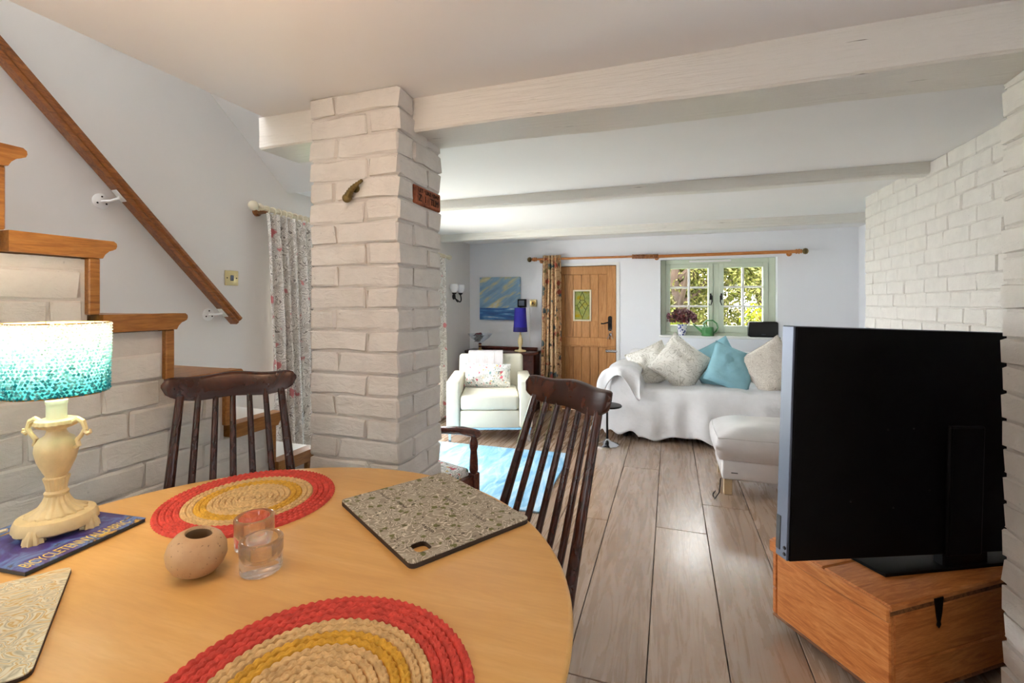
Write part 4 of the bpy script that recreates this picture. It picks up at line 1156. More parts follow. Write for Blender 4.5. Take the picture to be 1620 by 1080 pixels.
# throw: s runs across the sofa from the outer foot of the arm, over it and along the seat
tw = thing('sofa_throw', 'white cotton throw draped over the sofa seat and left arm to the floor', 'throw')
sp_ = []   # (x, z)
for i in range(14):                       # outside of the arm, flaring towards the hem
    f = i / 13; sp_.append((SXA - 0.10 * (1 - f) ** 1.5 - 0.008, 0.12 + f * 0.47))
for i in range(1, 12):                    # over the arm
    a = PI * (1 - i / 11); sp_.append((SXA + 0.115 + 0.127 * math.cos(a), 0.575 + 0.08 * math.sin(a)))
for i in range(1, 7):
    f = i / 6; sp_.append((SXA + 0.242 + 0.05 * f, 0.575 - 0.10 * f))
nseat = 60
for i in range(1, nseat): 
    f = i / (nseat - 1); sp_.append((SXA + 0.292 + (SXB - 0.24 - SXA - 0.292) * f, 0.468 + 0.010 * math.sin(f * PI) - 0.012 * math.exp(-((f - 0.62) / 0.03) ** 2)))
ns = len(sp_)
nt1, nt2 = 16, 24
def tf(i, j, off=0.0):
    x, z = sp_[i]
    arm = i < 25
    if j < nt1:
        f = j / (nt1 - 1)
        y = (SYB - 0.30) + (SYF - 0.012 - (SYB - 0.30)) * f
        wob = noise.noise(Vector((x * 6, y * 3, 2.2)))
        xx = x; zz = z
        if i < 14:
            hang = (1 - i / 13)
            xx = x - 0.045 * hang * (0.6 + math.sin(y * 13 + 1.2 * math.sin(y * 5))) - 0.012
        else:
            zz = z + 0.008 * wob + 0.006
        if f > 0.93: zz -= 0.012 * (f - 0.93) / 0.07
        return Vector((xx, y, zz))
    f = (j - nt1 + 1) / nt2
    hem = 0.045 + 0.022 * math.sin(x * 11) + 0.012 * math.sin(x * 27 + 1)
    if arm: hem = 0.075 + 0.02 * math.sin(i)
    hem = min(hem, z - 0.01)
    ztop = z - (0.006 if arm else 0.010)
    zz = ztop + (hem - ztop) * f
    rip = 0.016 * math.sin(x * 21 + 1.5 * math.sin(x * 6)) * f ** 0.7 + 0.036 * noise.noise(Vector((x * 5, f * 1.5, 7))) * f
    y = SYF - 0.014 - 0.030 * min(1, f * 5) * 0.8 - rip - 0.03 * f
    if arm and i < 14: x = x - 0.05 * (1 - i / 13) - 0.03 * f + 0.01 * math.sin(f * 9)
    return Vector((x + 0.008 * math.sin(f * 6 + x * 9), y, zz))
c = B(); c.grid(ns, nt1 + nt2, tf)
o = c.build('cloth', 'throw_white', tw, angle=89)
md = o.modifiers.new('thick', 'SOLIDIFY'); md.thickness = 0.004; md.offset = 1
# second, smaller fold of cloth over the arm front
tw2 = B(); tw2.recalc = False
def tf2(i, j):
    f = j / 17; s_ = i / 19
    a = PI * (1.06 - 1.0 * s_)
    x = SXA + 0.115 + (0.150 + 0.10 * f * (1 - s_) ** 0.7) * math.cos(a)
    z = 0.585 + 0.086 * math.sin(a)
    y = SYB - 0.32 + (SYF - 0.065 - SYB + 0.32) * min(1, f / 0.6)
    if f > 0.6:
        g_ = (f - 0.6) / 0.4
        z -= (0.17 + 0.10 * math.sin(s_ * 9 + 0.5)) * g_
        y -= 0.02 * math.sin(s_ * 14) * g_ + 0.035 * g_
    return Vector((x - 0.02 * (1 - s_) * math.sin(f * 11), y, z + 0.006 * noise.noise(Vector((s_ * 5, f * 6, 1)))))
tw2.grid(20, 18, tf2)
o = tw2.build('arm_fold', 'throw_white', tw, angle=89)
md = o.modifiers.new('thick', 'SOLIDIFY'); md.thickness = 0.004; md.offset = 0
G_ = 'cushions along the sofa'
pillow('scatter_cushion', 'pale beige cushion slumped against the draped sofa arm, leftmost on the sofa', 'cushion_beige', 0.40, 0.40, 0.16, (-0.175, 4.82, 0.638), -24, -24, 8, 1, G_)
pillow('scatter_cushion', 'large pale beige cushion tipped on its corner, second from the sofa arm', 'cushion_beige', 0.45, 0.45, 0.17, (0.095, 4.74, 0.672), -24, 36, -4, 2, G_)
pillow('scatter_cushion', 'teal cushion standing on its corner behind the other teal one', 'teal_fabric', 0.42, 0.42, 0.13, (0.42, 4.86, 0.660), -18, -30, -6, 5, G_, 0.05)
pillow('scatter_cushion', 'teal cushion leaning in front of the other teal one', 'teal_fabric', 0.40, 0.40, 0.15, (0.535, 4.73, 0.655), -24, 22, 4, 6, G_, 0.05)
pillow('scatter_cushion', 'speckled beige cushion on its corner, rightmost on the sofa beside the television', 'cushion_speckle', 0.44, 0.44, 0.16, (0.87, 4.72, 0.672), -22, -33, 8, 8, G_)

# ------------------------------------------------------------------ window sill things
pp = thing('potted_plant', 'dark plum-leaved plant in a blue and white pot on the window sill', 'plant', (0.125, YF + 0.035, WZ0 + 0.006))
B().lathe([(0, 0), (0.036, 0), (0.040, 0.01), (0.052, 0.115), (0.055, 0.12), (0.050, 0.121), (0.046, 0.11), (0, 0.10)], 22).build('pot', 'pot_print', pp)
def leaf_cloud(name, n, fn, size, mats, parent, flat=0.0, seed=0):
    rnd = random.Random(seed)
    V, F = [], []
    for i in range(n):
        p = fn(rnd)
        s_ = size * rnd.uniform(0.6, 1.3)
        q = Matrix.Rotation(rnd.uniform(0, 6.28), 3, 'Z') @ Matrix.Rotation(rnd.uniform(-1.2, 1.2), 3, 'X') @ Matrix.Rotation(rnd.uniform(-0.8, 0.8), 3, 'Y')
        b = len(V)
        for (u, v_, h_) in ((0, -0.9, 0), (0.42, -0.2, 0.12), (0.3, 0.5, 0.1), (0, 1, -0.05), (-0.3, 0.5, 0.1), (-0.42, -0.2, 0.12)):
            V.append(Vector(p) + q @ Vector((u * s_, v_ * s_, h_ * s_)))
        F.append((b, b + 1, b + 2, b + 3)); F.append((b, b + 3, b + 4, b + 5))
    me = bpy.data.meshes.new(name); me.from_pydata([tuple(v) for v in V], [], F)
    me.materials.append(M[mats]); o = bpy.data.objects.new(name, me); COL.objects.link(o); o.parent = parent
    return stuff(o)
def dome(r, h):
    def f(rd):
        a = rd.uniform(0, 6.28); q = rd.random() ** 0.5; e = rd.uniform(-0.25, 1)
        return (r * q * math.cos(a), 0.6 * r * q * math.sin(a) - 0.01, 0.17 + h * e * (1 - 0.5 * q * q))
    return f
leaf_cloud('foliage', 430, dome(0.155, 0.125), 0.026, 'plum_leaf', pp, seed=3)
leaf_cloud('foliage', 34, lambda rd: (rd.uniform(-0.07, 0.03), rd.uniform(-0.09, -0.05), rd.uniform(0.15, 0.23)), 0.017, 'red_leaf', pp, seed=4)
for i in range(9):
    a = i * 0.7
    B().tube([(0.01 * math.cos(a), 0.01 * math.sin(a), 0.10), (0.05 * math.cos(a), 0.03 * math.sin(a), 0.15), (0.10 * math.cos(a), 0.06 * math.sin(a), 0.19)], 0.002, 5).build('stem', 'plum_leaf', pp)
wc = thing('watering_can', 'small green plastic watering can on the window sill', 'watering can', (0.385, YF + 0.03, WZ0 + 0.006))
c = B(); c.lathe([(0, 0), (0.064, 0), (0.066, 0.006), (0.060, 0.02), (0.060, 0.085), (0.057, 0.095), (0.03, 0.10), (0.0, 0.10)], 24)
bd = c.build('body', 'watering_green', wc)
B().box((-0.032, -0.064, 0.03), (0.032, -0.057, 0.075), 0.003).build('embossed_panel', 'watering_green', bd, smooth=False)
B().tube([(-0.045, 0, 0.03), (-0.09, 0, 0.075), (-0.135, 0, 0.115), (-0.150, 0, 0.13)], [0.017, 0.012, 0.008, 0.009], 10).build('spout', 'watering_green', wc)
B().tube([(-0.03, 0, 0.095), (-0.045, 0, 0.13), (-0.01, 0, 0.165), (0.05, 0, 0.168), (0.09, 0, 0.135), (0.10, 0, 0.09), (0.082, 0, 0.05), (0.055, 0, 0.03)], 0.010, 8, flat=0.8).build('handle', 'watering_green', wc)
B().tube([(-0.045, 0.0, 0.096), (-0.02, 0, 0.125), (0.0, 0, 0.10)], 0.007, 8).build('filler_lip', 'watering_green', wc)
spk = thing('speaker', 'dark rounded speaker box at the right end of the window sill', 'speaker', (0.915, YF + 0.03, WZ0 + 0.006))
B().prism(rrect(0.275, 0.160, 0.02, cy=0.08), -0.045, 0.045, rot('X', 90), bev=0.008).build('case', 'iron_black', spk)
B().prism(rrect(0.255, 0.140, 0.016, cy=0.08), 0.044, 0.049, rot('X', 90), bev=0.002).build('grille', 'black_plastic', spk)
B().box((-0.02, -0.0505, 0.026), (0.02, -0.049, 0.030)).build('badge', 'tv_edge', spk, smooth=False)
tag(B().tube([(1.04, YF + 0.0, 0.912), (1.065, YF - 0.022, 0.90), (1.075, YF - 0.02, 0.82), (1.105, YF - 0.02, 0.72), (1.13, YF - 0.012, 0.60)], 0.004, 6).build('cable', 'cable_black'), 'black cable dropping from the speaker on the window sill', 'cable')

# ------------------------------------------------------------------ ottoman
ot = thing('ottoman', 'grey leather footstool with plump cushion and square legs before the sofa', 'ottoman', (0.30, 3.31, 0))
OW, OD = 0.72, 0.50
B().box((0.02, 0.0, 0.105), (OW - 0.02, OD, 0.235), 0.014, 3).build('base', 'leather_grey', ot)
c = B(); c.recalc = True
n = 26
def of(i, j, top):
    u, v = -1 + 2 * i / (n - 1), -1 + 2 * j / (n - 1)
    e = (abs(u) ** 5 + abs(v) ** 5) ** 0.2; e = max(e, 1e-6)
    m = max(abs(u), abs(v))
    x, y = (u / e * m, v / e * m) if e > 0 else (u, v)
    x = u * (1 - 0.02 * v * v); y = v * (1 - 0.02 * u * u)
    z = 0.375 + 0.075 * ((1 - u ** 4) * (1 - v ** 4)) ** 0.7 + 0.006 * noise.noise(Vector((u * 2.5, v * 2.5, 4)))
    return Vector((OW / 2 + x * (OW / 2 + 0.010), OD / 2 + y * (OD / 2 + 0.012), z))
c.grid(n, n, lambda i, j: of(i, j, 1))
def side(i, j):
    per = 4 * (n - 1); i %= per
    k, r_ = divmod(i, n - 1)
    a, b = ((r_, 0), (n - 1, r_), (n - 1 - r_, n - 1), (0, n - 1 - r_))[k]
    p = of(a, b, 1); f = j / 7
    cx, cy = OW / 2, OD / 2
    bulge = 0.020 * math.sin(PI * f) - 0.008 * f
    dx, dy = (p.x - cx) / (OW / 2), (p.y - cy) / (OD / 2)
    mm = max(abs(dx), abs(dy))
    qx = dx if abs(dx) > 0.97 else 0; qy = dy if abs(dy) > 0.97 else 0
    return Vector((p.x + qx * bulge, p.y + qy * bulge, p.z * (1 - f) + 0.232 * f))
c.grid(4 * (n - 1), 8, side, closeu=True)
bmesh.ops.remove_doubles(c.bm, verts=list(c.bm.verts), dist=1e-5)
ocu = c.build('cushion', 'leather_grey', ot, angle=85)
pts = [side(i, 0) + Vector((0, 0, 0.001)) for i in range(4 * (n - 1))]
B().tube(pts + [pts[0]], 0.0035, 5).build('seam', 'leather_grey', ocu)
B().box((0.075, -0.0015, 0.150), (0.115, 0.0005, 0.156)).build('tag', 'iron_black', ot, smooth=False)
for xx in (0.06, OW - 0.06):
    for yy in (0.045, OD - 0.045):
        B().box((xx - 0.025, yy - 0.025, 0), (xx + 0.025, yy + 0.025, 0.108), 0.002).build('leg', 'ottoman_leg', ot, smooth=False)
tag(B().tube([(0.285, 3.36, 0.006), (0.265, 3.30, 0.006), (0.27, 3.22, 0.006), (0.30, 3.27, 0.03), (0.315, 3.33, 0.104)], 0.0035, 6).build('cable', 'cable_black'), 'thin dark lead trailing on the floor by the ottoman leg', 'cable')

# ------------------------------------------------------------------ pine chest
ang = R(35.5)
cx_ = Vector((0.627, 1.691, 0))
pc = thing('pine_chest', 'old orange pine chest on castors carrying the television', 'chest', cx_, ang)
# local: +x along the long dark side, +y into the depth, near corner at origin
CL, CDp, CB, CT = 0.86, 0.43, 0.05, 0.34
def cp(lo, hi, name, mat, b=0.004, parent=None, lab=None):
    o = B().box(lo, hi, b).build(name, mat, parent or pc, smooth=False)
    if lab: o['label'] = lab
    return o
zs = [CB, 0.150, 0.305]
for a, b in zip(zs[:-1], zs[1:]):
    cp((0.020, 0, a + 0.001), (CL - 0.02, 0.02, b - 0.001), 'front_board', 'chest_pine')
    cp((0.0, CDp - 0.02, a + 0.001), (CL, CDp, b - 0.001), 'back_board', 'chest_pine')
cp((0.0, 0.0, CB), (0.020, CDp - 0.02, 0.305), 'end_board', 'chest_end_pine_lit')
cp((CL - 0.02, 0.0, CB), (CL, CDp - 0.02, 0.305), 'end_board', 'chest_end_pine_lit')
cp((0.0, 0.0, CB - 0.012), (CL, CDp, CB), 'base_board', 'chest_edge')
ld = cp((-0.002, -0.003, 0.318), (CL + 0.004, CDp * 0.5 - 0.001, CT), 'lid_board', 'chest_pine', 0.005)
cp((-0.002, CDp * 0.5 + 0.001, 0.318), (CL + 0.004, CDp + 0.003, CT), 'lid_board', 'chest_pine', 0.005)
cp((-0.014, -0.004, 0.290), (0.0, CDp + 0.004, CT - 0.004), 'lid_batten', 'chest_end_pine_lit', 0.005)
cp((0.0, 0.002, 0.305), (CL, CDp - 0.002, 0.318), 'rim', 'chest_edge', 0.0)
c = B().prism([(-0.020, 0.0), (0.020, 0.0), (0.013, -0.05), (0.006, -0.075), (0.009, -0.085), (0.0, -0.095), (-0.009, -0.085), (-0.006, -0.075), (-0.012, -0.05)], 0, 0.003, tr(0.205, -0.003, CT - 0.01) @ rot('X', 90))
c.build('hinge', 'iron_black', pc, smooth=False)['label'] = 'black iron strap hinge'
for (xx, yy) in ((0.07, 0.36), (0.07, 0.07), (CL - 0.07, 0.07), (CL - 0.07, 0.36)):
    B().lathe([(0, -0.013), (0.018, -0.013), (0.021, -0.008), (0.021, 0.008), (0.018, 0.013), (0, 0.013)], 16, tr(xx, yy, 0.021) @ rot('X', 90)).box((xx - 0.015, yy - 0.015, 0.026), (xx + 0.015, yy + 0.015, CB - 0.011)).build('castor', 'black_plastic', pc)

# ------------------------------------------------------------------ television seen from behind
tv = thing('television', 'large flat television seen from behind, standing on the pine chest', 'television', (0.381, 1.715, 0), R(27))
TW, TZ0, TZ1 = 1.30, 0.417, 1.177
roll = tr(0, 0, TZ1) @ rot('Y', 2.0) @ tr(0, 0, -TZ1)
B().box((0.0, 0.002, TZ0), (TW, 0.055, TZ1), 0.003, 1, roll).build('bezel', 'tv_edge', tv, smooth=False)
bk = B().box((0.006, -0.004, TZ0 + 0.002), (TW - 0.006, 0.006, TZ1 - 0.002), 0.002, 1, roll).build('back_panel', 'tv_black', tv, smooth=False)
B().box((0.008, 0.054, TZ0 + 0.008), (TW - 0.008, 0.057, TZ1 - 0.008), 0, 1, roll).build('screen', 'black_plastic', tv, smooth=False)
B().box((0.58, -0.020, TZ0 + 0.0), (0.72, -0.003, TZ0 + 0.44), 0.008, 2, roll).build('spine_cover', 'tv_black', tv, smooth=False)
for (xx, zz) in ((0.34, 0.83), (0.44, 0.83), (0.36, 0.57), (0.50, 0.62), (0.80, 0.83), (0.20, 0.60)):
    B().sphere((xx, -0.004, zz), 0.003, 5).build('screw', 'iron_black', bk)
B().box((-0.0015, 0.034, 0.44), (0.001, 0.052, 0.55), 0, 1, roll).build('port_strip', 'black_plastic', tv, smooth=False)
for zz in (0.435, 0.455):
    B().lathe([(0, 0), (0.006, 0), (0.005, 0.002), (0, 0.002)], 10, roll @ tr(0, 0.014, zz) @ rot('Y', -90)).build('button', 'iron_black', tv)
B().prism([(0.33, -0.005), (1.02, -0.005), (0.98, 0.20), (0.30, 0.20)], CT + 0.0005, CT + 0.012, bev=0.002).build('stand_foot', 'tv_black', tv)
B().box((0.57, 0.006, CT + 0.008), (0.75, 0.045, TZ0 + 0.05), 0.004).build('stand_neck', 'tv_black', tv, smooth=False)

# ------------------------------------------------------------------ dining table
TXC, TYC, TR, TT = -0.72, 0.574, 0.594, 0.77
dt = thing('dining_table', 'round honey-coloured wooden dining table in the foreground', 'table', (TXC, TYC, 0))
B().lathe([(0, TT - 0.026), (TR - 0.03, TT - 0.026), (TR - 0.012, TT - 0.022), (TR - 0.002, TT - 0.013), (TR, TT - 0.006), (TR - 0.004, TT - 0.001), (TR - 0.008, TT), (0, TT)], 128).build('table_top', 'table_wood', dt, angle=60)
B().lathe([(0, 0.10), (0.085, 0.10), (0.09, 0.14), (0.06, 0.18), (0.05, 0.30), (0.075, 0.42), (0.07, 0.52), (0.045, 0.60), (0.07, 0.68), (0.10, 0.745), (0, 0.745)], 24).build('pedestal', 'table_wood', dt)
for a in (20, 110, 200, 290):
    B().tube([(0.05 * math.cos(R(a)), 0.05 * math.sin(R(a)), 0.16), (0.17 * math.cos(R(a)), 0.17 * math.sin(R(a)), 0.13), (0.27 * math.cos(R(a)), 0.27 * math.sin(R(a)), 0.03)], [0.035, 0.03, 0.026], 8).build('foot', 'table_wood', dt)

# dining chairs
def dining_chair(label, x, y, yaw):
    t = thing('dining_chair', label, 'chair', (x, y, 0), yaw, 'dark stick-back dining chairs')
    # local: +y faces the table, origin under the back edge of the seat
    Hc, L, a, b, r, q = 0.985, 0.179, 0.139, 0.182, 0.178, 0.029
    def yb(z): return -r * (z - 0.45) / (Hc - 0.45)
    # crest rail: curved plank with swept, rounded ends
    c = B(); c.recalc = True
    n = 33
    ring_n = 12
    def cf(i, j):
        u = -1 + 2 * i / (n - 1)
        x = L * 1.04 * u
        yy = yb(Hc) + q * (u * u) * 1.1 - 0.002
        zc = Hc + 0.012 * (abs(u) ** 3) + 0.004 * math.cos(2 * PI * u * 0.9)
        endf = max(0.0, 1 - abs(u) ** 8) ** 0.5
        hh = (0.037 + 0.002 * math.cos(PI * u)) * (0.12 + 0.88 * endf)
        th = 0.0135 * (0.2 + 0.8 * endf)
        an = 2 * PI * j / ring_n
        cs, sn = math.cos(an), math.sin(an)
        px = abs(cs) ** 0.3 * (1 if cs > 0 else -1) * th
        pz = abs(sn) ** 0.5 * (1 if sn > 0 else -1) * hh
        return Vector((x, yy + px - pz * 0.30, zc + pz))
    V = c.grid(n, ring_n, cf, closev=True)
    c.bm.faces.new(V[0]); c.bm.faces.new(V[-1])
    c.build('crest_rail', 'dark_chair', t, angle=60)
    for k in range(7):
        u = -1 + 2 * k / 6
        xt, xb = a * u, b * u
        yt = yb(Hc - 0.022) + q * (u * u) * 0.7
        yl = 0.012 * (u * u)
        post = k in (0, 6)
        r0, r1 = (0.0165, 0.0115) if post else (0.0085, 0.0085)
        P0, P1 = Vector((xb, yl, 0.445)), Vector((xt, yt, Hc - 0.020))
        pts = [P0.lerp(P1, f / 6) for f in range(7)]
        rd = [r0 + (r1 - r0) * f / 6 + (0.0015 * math.sin(PI * f / 6) if not post else 0) for f in range(7)]
        B().tube(pts, rd, 10).build('post' if post else 'spindle', 'dark_chair', t)
    seat = [(-0.185, -0.02), (-0.12, -0.035), (0, -0.04), (0.12, -0.035), (0.185, -0.02), (0.205, 0.12), (0.205, 0.30), (0.17, 0.365), (0, 0.38), (-0.17, 0.365), (-0.205, 0.30), (-0.205, 0.12)]
    B().prism(seat, 0.420, 0.452, bev=0.008).build('seat', 'dark_chair', t)
    for sx in (-1, 1):
        for (y0, y1) in ((0.03, -0.05), (0.30, 0.35)):
            B().tube([(sx * 0.145, y0, 0.425), (sx * 0.165, (y0 + y1) / 2, 0.22), (sx * 0.19, y1, 0.0)], [0.013, 0.017, 0.011], 10).build('leg', 'dark_chair', t)
        B().tube([(sx * 0.170, -0.005, 0.17), (sx * 0.170, 0.328, 0.17)], [0.009, 0.009], 8).build('stretcher', 'dark_chair', t)
    B().tube([(-0.17, 0.16, 0.17), (0.17, 0.16, 0.17)], 0.009, 8).build('stretcher', 'dark_chair', t)
    return t
dining_chair('dark stick-back dining chair on the stair side of the table', -1.216, 1.031, R(-129.5))
dining_chair('dark stick-back dining chair on the living-room side of the table, leaning right', -0.380, 1.196, R(142.3))

# ------------------------------------------------------------------ on the table
def jute_mat(label, x, y, Rm, rz):
    t = thing('braided_placemat', label, 'placemat', (x, y, TT), rz, 'round braided jute placemats')
    nr = 15; wd = Rm / (nr + 0.1)
    for k in range(nr):
        rc = wd * (k + 0.5) 
        mat = 'red_jute' if k >= nr - 4 else ('natural_jute' if k >= nr - 6 else ('mustard_jute' if k >= nr - 8 else 'natural_jute'))
        pl_ = max(5, int(2 * PI * rc / 0.0125))          # plait repeats
        nseg = pl_ * 6
        c = B(); c.recalc = True
        def fn(i, j, rc=rc, pl_=pl_, nseg=nseg, k=k):
            a = 2 * PI * i / nseg; s_ = j / 6
            w_ = (s_ - 0.5) * wd * 1.04
            # herringbone plait: two strands leaning inwards
            ph = a * pl_ + (2.4 if s_ < 0.5 else -2.4) * abs(s_ - 0.5) * 2 + (PI if s_ < 0.5 else 0) + k
            prof = math.sin(PI * min(1, max(0, s_)))
            h = 0.0035 + 0.0038 * prof ** 0.5 + 0.0011 * math.sin(ph) * (0.4 + prof) - (0.0018 if j == 3 else 0)
            if j in (0, 6): h = 0.0005
            rr_ = rc + w_ + 0.0006 * math.sin(ph)
            return Vector((rr_ * math.cos(a), rr_ * math.sin(a), h))
        c.grid(nseg, 7, fn, closeu=True)
        c.build('braid_ring', mat, t, angle=89)
    return t
jute_mat('round red, natural and mustard braided placemat in front of the stair-side chair', -0.970, 0.868, 0.194, 0.3)
jute_mat('round red, natural and mustard braided placemat nearest the camera at the table edge', -0.408, 0.450, 0.198, 1.1)

# grey printed board with corner cut-out
def frame_xy(ox, oy, ax_, ay_):
    """matrix with origin ox,oy and x axis along ax_"""
    d_ = Vector((ax_, ay_)).normalized()
    return math.atan2(d_.y, d_.x)
bA = Vector((-0.441, 0.732)); e1 = (Vector((-0.291, 0.976)) - bA); e2 = (Vector((-0.762, 0.902)) - bA)
wv_, hv_ = e1.length, e2.length * 0.985
bd_ = thing('printed_board', 'grey and green printed worktop board with a corner hole lying on the table', 'board', (bA.x, bA.y, TT), math.atan2(e1.y, e1.x))
outer = rrect(wv_, hv_, 0.012, 4, wv_ / 2, hv_ / 2)
hole = rrect(0.034, 0.038, 0.010, 4, 0.045, 0.045)
def plate_with_hole(z0, z1):
    c = bmesh.new()
    vo_ = [c.verts.new((p[0], p[1], z1)) for p in outer]; vh = [c.verts.new((p[0], p[1], z1)) for p in hole]
    eo = [c.edges.new((vo_[i], vo_[(i + 1) % len(vo_)])) for i in range(len(vo_))]
    eh = [c.edges.new((vh[i], vh[(i + 1) % len(vh)])) for i in range(len(vh))]
    bmesh.ops.triangle_fill(c, use_beauty=True, edges=eo + eh)
    r_ = bmesh.ops.extrude_face_region(c, geom=list(c.faces))
    for v in r_['geom']:
        if isinstance(v, bmesh.types.BMVert): v.co.z = z0
    bmesh.ops.recalc_face_normals(c, faces=list(c.faces))
    b_ = B(); b_._merge(c); return b_
plate_with_hole(0.0005, 0.0095).build('board', 'board_edge', bd_, smooth=False)
plate_with_hole(0.0095, 0.0112).build('printed_face', 'board_print', bd_, smooth=False)
for (px_, py_, an) in ((0.09, 0.10, 0), (0.20, 0.19, 0), (0.10, 0.24, 0), (0.2, 0.07, 0), (0.09, 0.31, 0)):
    text('lettering', 'endive', 0.02, tr(px_, py_, 0.0113) @ rot('Z', 90 + an), 'board_edge', bd_, 0.0001, fit=(0.045, 0.010))
gb = thing('gold_board', 'gold and cream marbled board with dark edge at the left of the table', 'board', (-1.020, 0.538, TT), math.atan2(-0.183, 0.26))
B().prism(rrect(0.30, 0.225, 0.012, 4, 0.15, -0.1125), 0.0005, 0.0055).build('board', 'board_edge', gb, smooth=False)
B().prism(rrect(0.299, 0.224, 0.012, 4, 0.15, -0.1125), 0.0055, 0.0072).build('printed_face', 'marbled_gold', gb, smooth=False)

# book under the lamp
bk0, bk1 = Vector((-1.072, 0.497)), Vector((-1.092, 0.707))
d_ = bk1 - bk0
book = thing('book', 'dark blue illustrated paperback with yellow title lying under the lamp', 'book', (bk0.x, bk0.y, TT), math.atan2(d_.y, d_.x))
BL, BW = d_.length, 0.245
B().box((0, 0, 0.001), (BL, BW, 0.008), 0.0).build('pages', 'book_cover_edge', book, smooth=False)
B().box((-0.001, -0.001, 0.008), (BL + 0.001, BW + 0.001, 0.0092), 0.0).build('cover', 'book_art', book, smooth=False)
text('title', 'BICYCLETENNYALEABRIC', 0.02, tr(0.100, 0.022, 0.0094) @ Matrix.Identity(4), 'yellow_ink', book, 0.0001, fit=(0.180, 0.026))
# lamp
lz = TT + 0.0095
LX, LY = -1.212, 0.612
lm = thing('table_lamp', 'cream urn-shaped table lamp with beaded turquoise shade, switched on', 'lamp', (LX, LY, lz), R(30))
lm.scale = (0.77, 0.77, 1.0)
c = B()
c.lathe([(0, 0.008), (0.080, 0.008), (0.086, 0.012), (0.086, 0.024), (0.080, 0.034), (0.064, 0.037), (0.0, 0.038)], 48, flute=lambda i, a: 1 + (0.022 * math.cos(12 * a) if i < 3 else 0))
fb = c.build('base', 'ivory', lm)
for a in (0, 90, 180, 270):
    c = B()
    c.lathe([(0.0, 0.0), (0.021, 0.0), (0.019, 0.010), (0.011, 0.024), (0.0, 0.031)], 18, tr(0.077 * math.cos(R(a)), 0.077 * math.sin(R(a)), 0.0), flute=lambda i, a_: 1 + 0.13 * math.cos(9 * a_))
    c.build('shell_foot', 'ivory', fb)
B().lathe([(0.062, 0.034), (0.060, 0.040), (0.052, 0.044), (0.036, 0.052), (0.027, 0.064), (0.022, 0.077)], 60, flute=lambda i, a: 1 + (0.07 if i < 5 else 0.03) * math.cos(16 * a + i * 0.5), cap=False).build('swirl_skirt', 'ivory', lm)
B().lathe([(0.020, 0.070), (0.025, 0.074), (0.026, 0.079), (0.022, 0.083)], 24).build('collar', 'ivory', lm)
B().lathe([(0.020, 0.081), (0.022, 0.095), (0.027, 0.110), (0.022, 0.112)], 48, flute=lambda i, a: 1 + 0.06 * math.cos(16 * a)).build('leaf_cup', 'ivory', lm)
B().lathe([(0.018, 0.106), (0.028, 0.122), (0.040, 0.145), (0.0455, 0.166), (0.044, 0.180), (0.036, 0.191), (0.024, 0.198), (0.020, 0.206), (0.022, 0.213), (0.0, 0.213)], 40).build('urn', 'ivory', lm)
B().lathe([(0.022, 0.210), (0.038, 0.215), (0.046, 0.222), (0.044, 0.229), (0.032, 0.232), (0.0, 0.231)], 72, flute=lambda i, a: 1 + (0.045 * math.cos(18 * a) if i in (1, 2) else 0)).build('rim', 'ivory', lm)
for s in (-1, 1):
    m_h = rot('Z', -30 + 18.8)
    B().tube([(s * 0.042, 0, 0.224), (s * 0.058, 0, 0.230), (s * 0.072, 0, 0.224), (s * 0.078, 0, 0.210), (s * 0.068, 0, 0.197), (s * 0.056, 0, 0.187), (s * 0.060, 0, 0.176), (s * 0.048, 0, 0.170)], [0.005, 0.006, 0.0065, 0.006, 0.005, 0.006, 0.006, 0.004], 8, m_h).build('handle', 'ivory', lm)
    B().tube([(s * 0.074, 0, 0.206), (s * 0.084, 0, 0.200), (s * 0.092, 0, 0.203), (s * 0.090, 0, 0.209)], [0.005, 0.005, 0.004, 0.003], 7, m_h).build('scroll', 'ivory', lm)
B().lathe([(0.021, 0.230), (0.021, 0.262), (0.023, 0.262), (0.023, 0.269), (0.016, 0.271), (0.016, 0.300), (0, 0.300)], 20).build('socket', 'cream_paint', lm)
bulb = B().sphere((0, 0, 0.345), 0.026, 10, (1, 1, 1.2)).build('bulb', 'bulb_glow', lm)
shz0, shz1, sr0, sr1 = 0.284, 0.430, 0.109, 0.113
B().lathe([(sr0 - 0.004, shz0), (sr1 - 0.004, shz1), (sr1 - 0.005, shz1), (sr0 - 0.005, shz0), (sr0 - 0.004, shz0)], 40, cap=False).build('shade_liner', 'shade_liner', lm)
# glass chips glued all over the shade
rb = random.Random(5)
V, F = [], []
rows = 22
for r_ in range(rows):
    zc = shz0 + (shz1 - shz0) * (r_ + 0.5) / rows
    rr_ = sr0 + (sr1 - sr0) * r_ / rows
    nb = 74
    for k in range(nb):
        a = 2 * PI * (k + 0.5 * (r_ % 2) + rb.uniform(-.25, .25)) / nb
        cpt = Vector((rr_ * math.cos(a), rr_ * math.sin(a), zc + rb.uniform(-.0012, .0012)))
        er = Vector((math.cos(a), math.sin(a), 0)); et = Vector((-math.sin(a), math.cos(a), 0)); ez = Vector((0, 0, 1))
        s1, s2, s3 = rb.uniform(.0042, .0062), rb.uniform(.003, .0048), rb.uniform(.003, .0048)
        tl_ = rb.uniform(-.5, .5); et2 = et * math.cos(tl_) + ez * math.sin(tl_); ez2 = ez * math.cos(tl_) - et * math.sin(tl_)
        b0 = len(V)
        for o_ in (et2 * s1, ez2 * s2, -et2 * s1, -ez2 * s2, er * s3, -er * s3 * 0.6): V.append(tuple(cpt + o_))
        for q_ in range(4):
            F.append((b0 + q_, b0 + (q_ + 1) % 4, b0 + 4)); F.append((b0 + (q_ + 1) % 4, b0 + q_, b0 + 5))
